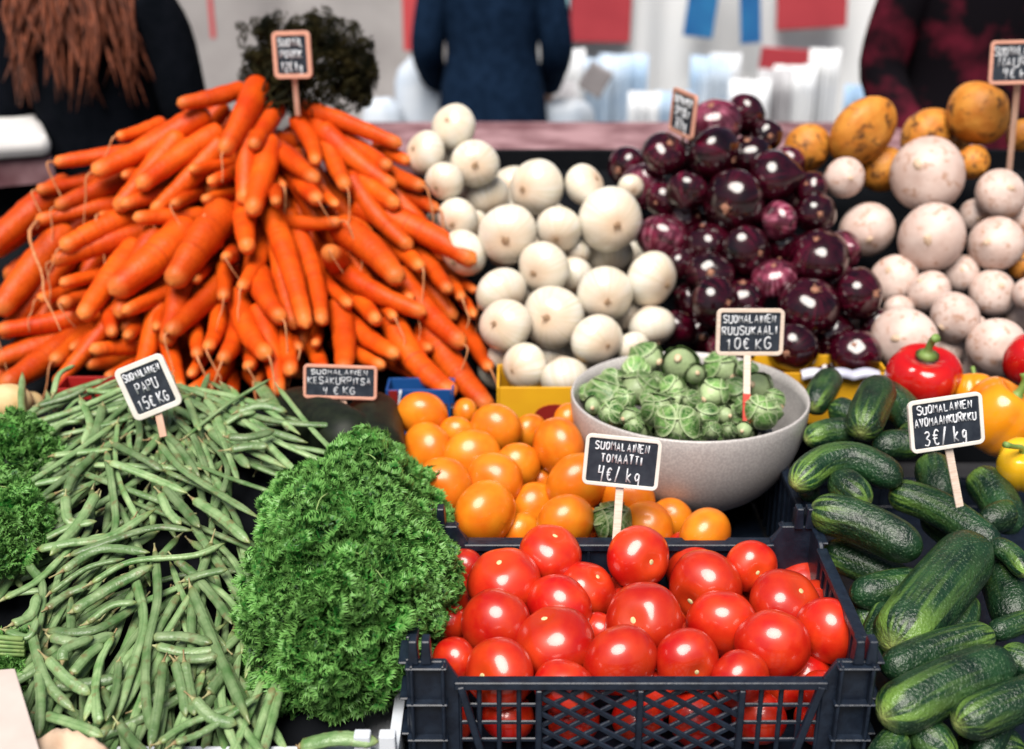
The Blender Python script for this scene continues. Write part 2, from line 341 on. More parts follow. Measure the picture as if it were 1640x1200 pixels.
# stall table
t = empty('stall_table', (0, 1.8, 0)); tag(t, 'long dark market table carrying all the vegetable crates', 'table')
mb = MB(); mb.box((0, 0.15, 0.62), (3.2, 2.0, 0.04)); bevel(mb.build('table_top', M['tablewood'], t, False), .004)
for sx in (-1.5, 1.5):
    for yy in (-.75, 1.05):
        mb = MB(); mb.box((sx, yy, .30), (.07, .07, .596)); mb.build('leg', M['tablewood'], t, False)
# sloped boards added under the back heaps, black to give their crevices shade
t = empty('backing_rack', (0, 2.2, .64)); tag(t, 'added black backing for shaded heap crevices, its dark top edge showing behind the onions', 'rack')
mb = MB(); mb.prism([(1.99-2.2, 0), (1.99-2.2, .10), (2.52-2.2, .41), (2.62-2.2, .41), (2.62-2.2, 0)], -.12, 1.5, 'x'); bevel(mb.build('crevice_backing', M['rack'], t, False), .003)
mb = MB(); mb.prism([(1.99-2.2, 0), (1.99-2.2, .10), (2.40-2.2, .33), (2.46-2.2, .33), (2.46-2.2, 0)], -1.5, -.125, 'x'); bevel(mb.build('crevice_backing', M['rack'], t, False), .003)
mb = MB(); mb.box((.69, .335, .425), (1.62, .02, .05)); mb.build('back_rail', M['rack'], t, False)

def cplane(px, py, h=0.0):     # gently rising bed of the front row: z = z0 + k (y - y0)
    d = ray(px, py); z0, k, y0 = .735 + h, .235, 1.10
    t = (z0 + k * (CAM.y - y0) - CAM.z) / (d.z - k * d.y); return CAM + d * t
# ------------------------------------------------------------------ ball packing
PL = []      # placed spheres (centre, radius)
def place_ball(px, py, r, y0, allow=0.10, near=None):
    d = ray(px, py); t = y0 / d.y; k = 0
    lst = PL
    while k < 60:
        c = CAM + d * t; rr = r * t / FPX; worst = 0
        for (q, s) in lst:
            dd = (c - q).length
            pen = (rr + s) * (1 - allow) - dd
            if pen > worst: worst = pen
        if worst <= 0: break
        t += max(0.004, worst * .5); k += 1
    PL.append((c, rr)); return c, rr
def facing(px, py, sx, sy):
    """direction leaving a ball at image offset (sx right, sy down), in radii"""
    z = math.sqrt(max(0.02, 1 - sx*sx - sy*sy)); f = -ray(px, py).normalized()
    rt = Vector((0,0,1)).cross(-f).normalized() * -1
    up = f.cross(rt) * -1
    if up.z < 0: up = -up
    if rt.x < 0: rt = -rt
    return (rt * sx - up * sy + f * z).normalized()
def axis_quat(d, roll):
    return d.to_track_quat('Z', 'Y') @ Quaternion((0, 0, 1), roll)
def prof_ball(n, fz=0.95, top=0.0, dimple=0.0, neck=0.0):
    pr = []
    for i in range(n + 1):
        a = i / n * math.pi      # from +z (root/stem end) to -z
        r = math.sin(a); z = math.cos(a) * fz
        if dimple: z -= dimple * math.exp(-(a / 0.32) ** 2)
        if top: z += top * math.exp(-(a / 0.25) ** 2)
        if neck and a > 2.6: z -= neck * (a - 2.6) / .54; r = max(r, .10 * (math.pi - a) / .54 + .02 if a < math.pi - .01 else 0)
        pr.append((max(r, 0.0005), z))
    return pr
def lump(seed, amp, lobes=0, lamp=0.0, freq=1.4):
    rs = np.random.RandomState(seed); ph = rs.rand(6) * 6.28; am = rs.randn(6)
    def mod(a, r, z, u):
        k = 1 + amp * (am[0]*math.sin(a+ph[0])*.5 + am[1]*math.sin(2*a+ph[1]+z)*.4 + am[2]*math.sin(z*freq*2+ph[2])*.5 + am[3]*math.sin(3*a+ph[3]+2*z)*.2)
        if lobes: k += lamp * math.cos(lobes*a + ph[4]) * max(0, z + .3) * .8
        return r * k, z * (1 + amp * .3 * math.sin(a + ph[5]))
    return mod
def templ(name, mat_, prof, mods, n=32):
    out = []
    for md in mods:
        mb = MB(); mb.lathe(prof, n, md); o = mb.build(name, mat_); out.append(o.data); bpy.data.objects.remove(o)
    return out
T = {
 'onion': templ('white_onion', M['onion'], prof_ball(22, .90, 0, .05, .16), [lump(s, .04, 4, .03) for s in range(5)]),
 'red': templ('red_onion', M['red_onion'], prof_ball(22, .88, 0, .05, .30), [lump(20+s, .045, 5, .04) for s in range(5)]),
 'turnip': templ('turnip', M['turnip'], prof_ball(24, .86, .08, 0, .02), [lump(40+s, .06) for s in range(5)]),
 'ruta': templ('rutabaga', M['rutabaga'], prof_ball(24, .90, .08, 0, .20), [lump(60+s, .05) for s in range(5)]),
 'tomato': templ('red_tomato', M['tomato'], prof_ball(26, .90, 0, .13), [lump(80+s, .016, 5, .035) for s in range(6)], 40),
 'otom': templ('orange_tomato', M['orange_tomato'], prof_ball(26, .88, 0, .08), [lump(100+s, .025, 5, .012) for s in range(6)], 40),
 'sprout': templ('brussels_sprout', M['sprout'], prof_ball(18, 1.08, 0, 0, .12), [lump(120+s, .07, 3, .05) for s in range(5)], 24),
}
def sprout_mesh(seed):
    rs = np.random.RandomState(seed); mb = MB(); mb.lathe([(r_*.93, z*.93) for r_, z in prof_ball(16, 1.05, 0, 0, .14)], 22, lump(seed, .04))
    mb.uv[-1][:] = (.45, 0)
    for k in range(9):       # wrapped outer leaves, cupped over the head, each with a loose pale rim
        a0 = k * 2.4 + rs.uniform(-.3, .3); tilt = rs.uniform(.15, 1.1); rad = .95 + .010 * k + rs.uniform(0, .03); span = rs.uniform(.75, 1.0); nr, na = 7, 16
        q = Quaternion((0, 0, 1), a0) @ Quaternion((0, 1, 0), math.pi - (math.pi * .52 + tilt * .5)); V = []; UV = []
        for i in range(nr + 1):
            for j in range(na):
                f = i / nr; th = f * span; ph = j / na * 6.2832; lift = rad * (1 + .10 * f ** 4 + .03 * f * math.sin(3*ph + k) * f)
                p = Vector((math.sin(th) * math.cos(ph) * lift, math.sin(th) * math.sin(ph) * lift, math.cos(th) * lift * 1.0)); V.append(tuple(q @ p)); UV.append((f, abs(math.sin(ph * 1.0))))
        F = [(i*na+j, i*na+(j+1) % na, (i+1)*na+(j+1) % na, (i+1)*na+j) for i in range(nr) for j in range(na)]
        mb.add(V, F, UV)
    o = mb.build('brussels_sprout', M['sprout']); d = o.data; bpy.data.objects.remove(o); return d
T['sprout'] = [sprout_mesh(130 + k) for k in range(6)]
def small(name, mat_, fn):
    mb = MB(); fn(mb); o = mb.build(name, mat_); d = o.data; bpy.data.objects.remove(o); return d
def root_fn(mb):
    mb.lathe([(.001, .10), (.07, .09), (.15, .04), (.19, -.02), (.21, -.10)], 12, lump(3, .25))
    for k in range(14):
        a = rnd(0, 6.28); q = rnd(.03, .14)
        mb.tube([(q*math.cos(a), q*math.sin(a), .03), (q*1.5*math.cos(a+.3), q*1.5*math.sin(a+.3), rnd(.10, .16)), (q*2.0*math.cos(a+.5), q*2.0*math.sin(a+.5), rnd(.08, .16))], [.02, .014, .006], 4)
ROOT = small('root_plate', M['root'], root_fn); ROOT_R = small('root_plate', M['red_root'], root_fn)
SCAR = small('stem_scar', M['scar'], lambda mb: mb.lathe([(.001, .03), (.06, .03), (.10, .01), (.12, -.03)], 10, lump(5, .2)))
TSCAR = small('root_scar', M['paper'], lambda mb: mb.lathe([(.001, .05), (.05, .045), (.09, .01), (.13, -.04)], 10, lump(8, .25)))
SPEND = small('cut_end', M['sprout_stem'], lambda mb: mb.lathe([(.001, .05), (.16, .045), (.22, 0), (.25, -.10)], 12, lump(6, .1)))
def ball(kind, name, px, py, r, y0, spot=None, squash=None, allow=.10, child=None, czo=0.0):
    c, rr = place_ball(px, py, r, y0, allow)
    if spot is None: spot = (rnd(-.6, .6), rnd(-.5, .6))
    elif spot == 'away': spot = None
    d = facing(px, py, *spot) if spot else Vector((rnd(-.6,.6), rnd(.2,.9), rnd(-.2,.5))).normalized()
    o = bpy.data.objects.new(name, random.choice(T[kind])); col.objects.link(o)
    o.location = c; o.rotation_mode = 'QUATERNION'; o.rotation_quaternion = axis_quat(d, rnd(0, 6.28))
    s = rr * 1.0; o.scale = (s, s, s) if not squash else (s*squash[0], s*squash[1], s*squash[2])
    if child:
        ch = bpy.data.objects.new(child.name.split('.')[0], child); col.objects.link(ch); ch.parent = o; ch.location = (0, 0, czo)
        if kind in ('onion', 'red'): q_ = rnd(.55, .95); ch.scale = (q_, q_, q_)
    return o
def size_word(r, lo, hi): return 'large' if r >= hi else 'small' if r <= lo else 'medium-sized'
def backy(py): return lerp(1.85, 2.35, (640 - py) / 470)

# ------------------------------------------------------------------ bowl of sprouts
bc = P(1104, 632, 1.72); BR = 0.1775; BH = .158
PL_b = PL; 
mb = MB(); pr = []
for i in range(15):
    a = i / 14; r_ = .062 + (BR - .062) * math.sin(a * math.pi / 2) ** .78; pr.append((r_, -BH + BH * (1 - math.cos(a * math.pi / 2)) ** .88))
outer = [(.001, -BH), (.055, -BH)] + pr
inner = [(r_ - .005, z + .001) for (r_, z) in reversed(pr)]; inner = [(BR - .001, .003), (BR - .0035, .003)] + inner[1:] + [(.001, -BH + .006)]
mb.lathe(outer + inner, 72, lambda a, r, z, u: (r * (1 + .012 * math.sin(2*a + 1)), z))
tag(mb.build('bowl', M['bowl'], origin=Vector((0, 0, 0))), 'wide grey speckled plastic bowl full of Brussels sprouts behind the tomato crate', 'bowl').location = bc
SPR = [(1035,574,28),(1089,586,33),(1156,591,28),(1018,594,24),(981,607,18),(942,631,17),(970,634,32),(1023,622,29),(1052,611,16),(1076,621,20),(1115,620,17),(1143,628,25),(1180,625,22),(1214,622,27),(1106,642,18),(1086,640,18),(1055,656,28),(979,662,22),(1010,668,18),(1016,682,15),(1084,680,36),(1132,665,20),(1159,665,16),(1178,663,15),(1218,660,28),(1140,690,15),(1167,690,15),(1191,689,15),(1196,596,20),(1240,640,18),(1236,660,18),(1060,690,16),(1115,600,18),(1000,640,18),(1195,650,18),(1120,690,16),(1040,640,16),(950,650,16)]
its = []
for (px, py, r) in sorted(SPR, key=lambda q: (-q[2] > -18, -q[1])):
    y0 = lerp(1.57, 1.86, (700 - py) / 130)
    sp = (rnd(-.8, .8), rnd(-.4, .5))
    o = ball('sprout', 'brussels_sprout', px, py, r * 1.0, y0, sp, allow=.05, squash=(rnd(.86, 1.0), rnd(.86, 1.0), 1), child=None)
    ch = bpy.data.objects.new('cut_end', SPEND); col.objects.link(ch); ch.parent = o; ch.location = (0, 0, -1.17); ch.rotation_euler = (math.pi, 0, 0)
    o.rotation_quaternion = axis_quat(-facing(px, py, *sp) if random.random() < .22 else facing(px, py, *sp), rnd(0, 6))
    tag(o, None, 'sprout', 'Brussels sprouts in the grey bowl'); its.append((o, px, py, size_word(r, 17, 27) + ' pale green sprout'))
label_rows(its, 'the bowl', 16)
# hidden bed of sprouts below the visible ones
for k in range(22):
    a = rnd(0, 6.28); q = rnd(0, .115); o = bpy.data.objects.new('brussels_sprout', random.choice(T['sprout'])); col.objects.link(o)
    s = rnd(.018, .024); o.location = bc + Vector((q*math.cos(a), q*math.sin(a), -.055 + q*.12)); o.scale = (s, s, s); o.rotation_euler = (rnd(0,6), rnd(0,6), 0)
    tag(o, 'sprout half hidden deep between the others in the grey bowl', 'sprout', 'sprouts buried in the bowl')

# ------------------------------------------------------------------ orange tomatoes
PL.clear(); PL.extend([(bc + Vector((0, 0, -.03)), .12), (bc + Vector((0, 0, -.08)), .09)])
OT = [(676,665,37,0),(683,721,40,0),(731,696,27,1),(794,688,39,0),(756,734,43,0),(709,781,44,0),(790,772,43,0),(777,822,48,0),(712,840,32,1),(848,692,27,1),(894,715,42,0),(830,745,33,1),(865,772,28,2),(925,774,47,0),(913,672,24,1),(857,812,36,1),(906,836,43,0),(835,852,30,1),(1004,800,42,1),(1035,847,39,1),(1075,832,32,1),(1129,857,41,0),(960,742,26,2),(940,838,24,2),(745,660,20,2),(700,750,22,2),(1078,862,26,2),(985,868,30,2),(822,715,20,2)]
SPO = {(709,781): (-.15,.25), (790,772): (-.4,.1)}
its = []
def oty(py): return lerp(1.73, 1.475, (py - 665) / 190)
o = ball('sprout', 'brussels_sprout', 981, 834, 30, 1.50, (.1, -.3)); tag(o, 'single green sprout fallen onto the orange tomatoes behind a price sign', 'sprout')
for (px, py, r, l) in sorted(OT, key=lambda q: (q[3], -q[1])):
    sp = SPO.get((px, py)); o = ball('otom', 'orange_tomato', px, py, r * 1.08, oty(py) + .02*l, sp or 'away', child=SCAR if sp else None, czo=.80, squash=(1.04, 1.04, .97), allow=.15)
    look = size_word(r, 28, 43) + (' orange tomato with a scar' if sp else ' smooth orange tomato')
    tag(o, None, 'tomato', 'orange tomatoes heaped in the rear crate'); its.append((o, px, py, look))
label_rows(its, 'its crate', 30)

# ------------------------------------------------------------------ white onions, red onions, roots
PL.clear()
WO = [(726,203,35,0,-.33,-.37),(681,244,33,0,-.7,-.25),(760,262,37,0,0,.1),(712,290,30,0,-.5,.4),(777,317,38,1,.3,.7),(859,300,43,0,-.55,.1),(936,297,33,0,.7,-.45),(977,352,50,0,.28,.22),(895,367,36,0,-.15,.55),(813,375,46,0,-.1,.3),(871,429,41,0,-.5,.3),(919,441,30,2,.2,.9),(973,408,40,1,.2,.9),(969,470,43,0,.1,.35),(1043,447,43,0,.75,.28),(887,508,48,0,-.25,.05),(956,545,41,0,.55,.28),(1003,505,27,1,.5,.6),(1045,523,36,1,.3,.9),(1014,558,27,1,.4,.5),(841,587,37,0,-.65,.25),(905,607,38,0,.2,.9),(809,521,41,0,-.5,-.05),(803,468,40,1,.5,.6),(885,572,28,2,.3,.7),(734,349,32,1,-.4,.4),(743,405,37,1,-.6,.5),(806,570,24,2,.2,.2),(926,402,20,2,.2,.8),(840,335,24,2,.1,.3),(850,475,24,2,.4,.3),(930,500,22,2,.3,.4),(760,360,22,2,.2,.2),(1010,300,20,2,.3,.3)]
its = []
for (px, py, r, l, sx, sy) in sorted(WO, key=lambda q: (q[3], -q[1])):
    o = ball('onion', 'white_onion', px, py, r * 1.04, backy(py) + .025*l, (sx, sy), child=ROOT, czo=.82, squash=(1.02, 1.0, rnd(.88, 1.02)))
    look = size_word(r, 30, 43) + ' cream white onion'
    tag(o, None, 'onion', 'white onions heaped in the middle'); its.append((o, px, py, look))
label_rows(its, 'its heap', 34)
for k in range(26):
    py = rnd(240, 620); px = rnd(700 + max(0, (py - 420) * .4), 1040 if py > 400 else 1000)
    if py < 300 and px > 800: continue
    o = ball('onion', 'white_onion', px, py, rnd(30, 38), backy(py) + .06, child=ROOT, czo=.86); tag(o, 'white onion deep in the heap, mostly hidden by the ones in front', 'onion', 'white onions buried in the heap')
RO = [(1143,200,40,0),(1195,184,30,0),(1064,247,32,0),(1004,269,29,0),(1146,249,42,0),(1032,300,35,0),(1100,306,30,0),(1175,325,45,0),(1228,218,23,1),(1238,285,40,0),(1299,302,24,0),(1262,262,24,1),(1248,354,28,0),(1306,342,29,0),(1311,410,43,0),(1241,446,32,0),(1296,491,44,0),(1377,471,36,0),(1370,566,36,0),(1190,478,32,0),(1268,557,36,0),(1061,380,37,0),(1197,402,37,0),(1130,388,34,0),(1092,421,24,0),(1137,441,35,0),(1146,484,37,0),(1085,526,28,0),(1200,250,32,1),(1210,530,36,1),(1110,482,28,1),(1330,540,36,1),(1100,350,28,1),(1170,560,34,1),(1340,450,30,1),(1265,320,26,2),(1150,370,30,2),(1090,255,24,2),(1250,400,30,2),(1120,540,30,2),(1350,400,28,2),(1225,340,26,2),(1325,600,34,2),(1404,520,24,2),(1240,590,34,2),(1060,320,24,2)]
its = []
for (px, py, r, l) in sorted(RO, key=lambda q: (q[3], -q[1])):
    o = ball('red', 'red_onion', px, py, r * 1.13, backy(py) + .025*l, random.choice([None, None, (rnd(-.3, .3), rnd(-.9, -.6)), (rnd(.6, .85), rnd(-.3, .3)), 'away']), child=ROOT_R, czo=.80, allow=.17, squash=(1.03, 1.0, rnd(.86, 1)))
    tag(o, None, 'red onion', 'red onions heaped right of the white ones'); its.append((o, px, py, size_word(r, 28, 40) + ' glossy purple onion'))
label_rows(its, 'its heap', 32)
TU = [(1354,286,33,0),(1486,280,60,0),(1603,311,40,0),(1389,367,46,0),(1492,378,57,0),(1595,391,44,0),(1432,446,39,0),(1490,468,35,0),(1540,438,28,1),(1591,469,37,0),(1529,508,41,0),(1449,543,51,0),(1594,557,47,0),(1395,524,30,1),(1515,562,28,1),(1633,500,30,1),(1648,470,28,0),(1560,345,26,2),(1630,350,26,2),(1560,530,26,2),(1440,495,24,2),(1540,590,26,2)]
its = []
for (px, py, r, l) in sorted(TU, key=lambda q: (q[3], -q[1])):
    o = ball('turnip', 'turnip', px, py, r, backy(py) + .025*l, None, child=TSCAR, czo=.93)
    tag(o, None, 'turnip', 'pale turnips heaped at the right'); its.append((o, px, py, size_word(r, 33, 46) + ' pinkish white turnip'))
label_rows(its, 'its heap', 40)
RU = [(1292,238,39,0),(1380,210,52,0),(1486,218,45,1),(1566,182,51,0),(1413,272,37,1),(1557,261,28,1),(1637,215,26,1),(1645,400,30,1),(1635,425,22,1),(1530,240,24,2)]
its = []
for (px, py, r, l) in sorted(RU, key=lambda q: (q[3], -q[1])):
    sq = (1.12, 1.12, .86) if px == 1380 else None
    o = ball('ruta', 'rutabaga', px, py, r, backy(py) + .03*l, (.7, .45) if px != 1566 else (-.7, .55), squash=sq)
    tag(o, None, 'rutabaga', 'brown-spotted rutabagas behind the turnips'); its.append((o, px, py, size_word(r, 30, 45) + ' orange brown-spotted rutabaga'))
label_rows(its, 'its heap', 30)

# ------------------------------------------------------------------ carrots
CA = [(283,167,380,145,31),(356,247,408,145,43),(186,220,255,198,25),(147,278,315,188,44),(85,261,195,248,31),(220,301,343,219,41),(197,283,241,268,25),(302,273,363,262,26),(333,293,388,277,27),(57,306,147,284,31),(88,333,184,297,38),(193,329,278,306,33),(276,329,315,300,29),(326,321,370,312,27),(403,343,428,235,46),(408,216,468,226,33),(506,262,476,198,31),(556,303,510,195,35),(644,233,494,176,31),(624,268,547,221,33),(679,300,590,258,33),(638,330,561,269,37),(702,337,625,308,29),(508,291,460,255,39),(593,384,522,295,39),(763,421,587,337,47),(641,452,550,371,50),(547,356,457,351,29),(491,526,437,354,41),(516,520,479,382,35),(454,514,417,440,41),(683,503,547,430,37),(675,430,629,394,35),(720,467,672,405,33),(744,554,646,447,44),(740,479,718,448,27),(763,467,740,445,22),(760,507,735,485,25),(561,490,522,445,29),(604,515,567,477,36),(632,510,598,479,27),(637,571,567,522,38),(729,633,635,521,46),(785,656,690,530,48),(785,592,752,538,31),(615,588,573,567,31),(550,598,542,496,42),(431,572,388,480,43),(466,600,442,530,38),(408,612,431,578,26),(505,552,503,525,25),(717,640,621,584,27),
 (-25,405,75,328,55),(55,354,159,335,31),(159,346,195,334,23),(212,350,297,351,33),(96,399,187,358,42),(81,421,198,382,37),(-5,504,100,380,54),(176,471,285,378,62),(273,458,354,346,60),(130,511,204,413,43),(196,501,272,471,33),(181,537,181,490,31),(-8,530,122,505,38),(-15,580,85,547,42),(84,580,125,535,37),(113,560,167,528,26),(142,561,238,550,35),(135,583,227,573,30),(170,606,232,578,28),(0,622,75,572,50),(203,541,232,515,29),(250,528,266,495,27),(269,535,343,465,43),(332,560,345,505,33),(316,572,298,515,30),(358,479,360,433,33),(385,464,410,410,31),(312,450,340,433,25),(397,402,397,345,41),(355,580,377,518,37),(290,628,270,540,32),(300,632,340,588,37),(371,638,360,581,30),(305,602,326,560,27),(440,680,405,612,28),(405,236,442,178,35),(420,300,415,260,30),(165,440,220,405,30),(240,430,290,390,26),(95,455,150,440,30),(60,480,130,455,30),(350,395,345,360,26),(330,345,380,330,28),(455,300,440,270,26),(540,330,520,300,26),(600,300,570,275,28),(655,260,610,235,28),(250,360,290,330,28),(30,440,80,410,34),(590,545,560,520,28),(690,600,650,560,30),(520,600,500,560,34),(480,560,470,525,28),(395,560,385,520,28),(240,600,262,560,30),(690,560,660,530,28),(660,480,630,450,28),(700,510,680,490,26)]
ENDON = [(98,487,18,1,0),(527,402,24,.2,.6),(361,412,14,.1,-.3),(510,322,18,-.4,-.6),(442,326,14,-.3,-.5),(397,588,15,0,-.5),(180,525,14,.5,-.3)]
CC = P(420, 200, 2.45)
def cary(px, py): return lerp(1.83, 2.30, (645 - py) / 500) + .10 * ((px - 420) / 450) ** 2
def carrot(tip, back, wpx, kind_len, layer, px, py):
    """tip / back: 3-D points; wpx: shoulder width"""
    ax = (back - tip).normalized(); L = max((back - tip).length * 1.12, kind_len)
    tt = depth(tip); rad = wpx / 2 * tt / FPX
    side = ax.cross(Vector((0, 0, 1))).normalized(); nrm = side.cross(ax)
    bend = rnd(-.06, .06) * L; bend2 = rnd(-.05, .03) * L
    pts = []; rr = []
    n = 22
    for i in range(n):
        s = (i / (n - 1))
        s2 = s * s * (3 - 2*s) * .3 + s * .7
        b = math.sin(s2 * math.pi)
        pts.append(tip + ax * (L * s2) + side * bend * b + nrm * bend2 * b)
        tp = .60 + .40 * min(1, s2 * 1.6) ** .8
        r = rad * tp
        e = s2 * L / (r * 1.0)
        if e < 1: r *= math.sqrt(max(0.0, 1 - (1 - e) ** 2)) * .93 + .07
        e = (1 - s2) * L / (r * .6)
        if e < 1: r *= math.sqrt(max(0, 1 - (1 - e) ** 2)) * .75 + .25
        rr.append(r)
    # push back along the view ray until it no longer cuts its neighbours
    samp = list(range(1, int(n * .68), 2)); d = (tip - CAM).normalized(); off = 0
    for k in range(40):
        worst = 0
        for i in samp:
            c = pts[i] + d * off
            for (q, s) in PL:
                pen = (rr[i] + s) * .72 - (c - q).length
                if pen > worst: worst = pen
        if worst <= 0.001: break
        off += max(.004, worst * .6)
    g = 1 + off / (tip - CAM).length      # a carrot farther back is a bigger carrot
    pts = [tip + d * off + (p - tip) * g for p in pts]; rr = [r * g for r in rr]
    for i in samp: PL.append((pts[i], rr[i]))
    ph = [rnd(0, 6.28) for _ in range(4)]
    rr = [r * (1 + .025 * math.sin(ph[0] + i * 1.3) + .02 * math.sin(ph[1] + i * 2.9)) for i, r in enumerate(rr)]
    mb = MB(); mb.tube(pts, rr, 16, ridge=lambda a, u: 1 + .03 * np.sin(2*a + ph[2] + 3*u) + .02 * np.sin(3*a + ph[3]))
    return mb.build('carrot', M['carrot'], origin=pts[n // 2]), pts, rr, ax
PL.clear()
order = sorted(CA, key=lambda q: (0 if q[4] >= 40 else 1 if q[4] >= 31 else 2, -q[1]))
its = []; hero = {}
def rootlet(o, p0, pts, r0):
    mb = MB(); pp = smooth_path(pts, 14); mb.tube(pp, np.linspace(r0, r0 * .35, 14), 6)
    ch = mb.build('root_hair', M['rootlet'], origin=o.location); ch.parent = o; ch.location = (0, 0, 0); return ch
for i, (tx, ty, bx, by, wd) in enumerate(order):
    l = 0 if wd >= 40 else 1 if wd >= 31 else 2
    tip = P(tx, ty, cary(tx, ty) + .014 * l); back = P(bx, by, cary(bx, by) + .014 * l + .075)
    o, pts, rr, ax = carrot(tip, back, wd, rnd(.18, .23) if by > 235 else .08, l, tx, ty)
    dirw = 'down left' if tx < bx - 20 else 'down right' if tx > bx + 20 else 'downward'
    tag(o, None, 'carrot', 'carrots heaped at the left'); its.append((o, tx, ty, ('thick' if wd >= 42 else 'slim' if wd < 30 else 'medium') + ' carrot pointing ' + dirw))
    if random.random() < .34 and (tx, ty) != (55, 354):
        p = pts[0]; L = rnd(.03, .085); sx = rnd(-.5, .5); toward = (CAM - p).normalized() * .012
        rootlet(o, p, [pts[1], p + toward*.6 - ax * L * .15, p + toward + Vector((sx * L * .5, 0, -L * .5)) - ax * L*.2, p + toward + Vector((sx * L, -.01, -L * .85)) - ax * L*.2, p + toward + Vector((sx * L * rnd(.2, 1.6), -.02, -L * 1.3)) - ax*L*.2], rnd(.0016, .0026))
    if (tx, ty) == (55, 354):
        rootlet(o, None, [pts[1]] + [P(a, b, cary(a, b) - .05) for a, b in ((47, 372), (54, 405), (68, 440), (70, 472), (84, 500), (97, 530))], .0036)
for (px, py, r, sx, sy) in ENDON:
    tip = P(px, py, cary(px, py) - .01); d = facing(px, py, -sx * .4, -sy * .4)
    o, pts, rr, ax = carrot(tip, tip - d * .17, r * 2.1, .17, 1, px, py)
    tag(o, None, 'carrot', 'carrots heaped at the left'); its.append((o, px, py, 'carrot seen end on'))
    if random.random() < .6: rootlet(o, None, [pts[1], pts[0] + d * .008, pts[0] + d * .014 + Vector((.01, 0, -.02)), pts[0] + d * .01 + Vector((.025, 0, -.045))], .002)
label_rows(its, 'its heap', 24)
k = 0
while k < 95:      # deeper carrots that fill the heap
    px, py = rnd(-20, 760), rnd(200, 640)
    if px > 640 and py < 330 + (px - 640): continue
    if py < max(215 + abs(px - 420) * .34, 340 - abs(px - 420) * .5): continue
    ang = math.atan2(py - 100, (px - 420)); tip = P(px, py, cary(px, py) + .035); b2 = (px - math.cos(ang) * 120 + rnd(-25, 25), py - math.sin(ang) * 120)
    back = P(b2[0], b2[1], cary(*b2) + .06)
    o, pts, rr, ax = carrot(tip, back, rnd(32, 42), .2, 3, px, py); k += 1
    tag(o, 'carrot sunk in the heap and mostly covered by the ones on top', 'carrot', 'carrots buried in the heap')

# ------------------------------------------------------------------ crates
def lattice(mb, x0, x1, z0, z1, kind, y, th=.004, bar=.0055):
    if kind == 'grid':
        nx = max(2, round((x1 - x0) / .0235)); nz = max(2, round((z1 - z0) / .0225))
        for i in range(nx + 1): mb.box((lerp(x0, x1, i / nx), y, (z0 + z1) / 2), (bar, th, z1 - z0))
        for j in range(nz + 1): mb.box(((x0 + x1) / 2, y, lerp(z0, z1, j / nz)), (x1 - x0, th * .7, bar))
    else:
        p = .034; qx = p; n = int((x1 - x0) / p) + 4; h = z1 - z0; s = .62
        for k in range(-6, n + 6):
            for sg in (1, -1):
                xa = x0 + k * p; za = z0; xb = xa + sg * h / s; zb = z1
                # clip to [x0, x1]
                def at(x): return za + (x - xa) / (xb - xa) * (zb - za)
                lo, hi = min(xa, xb), max(xa, xb); a = max(lo, x0); b = min(hi, x1)
                if b - a < .004: continue
                mb.bar((a, y + sg * .0006, at(a)), (b, y + sg * .0006, at(b)), .0062, th)
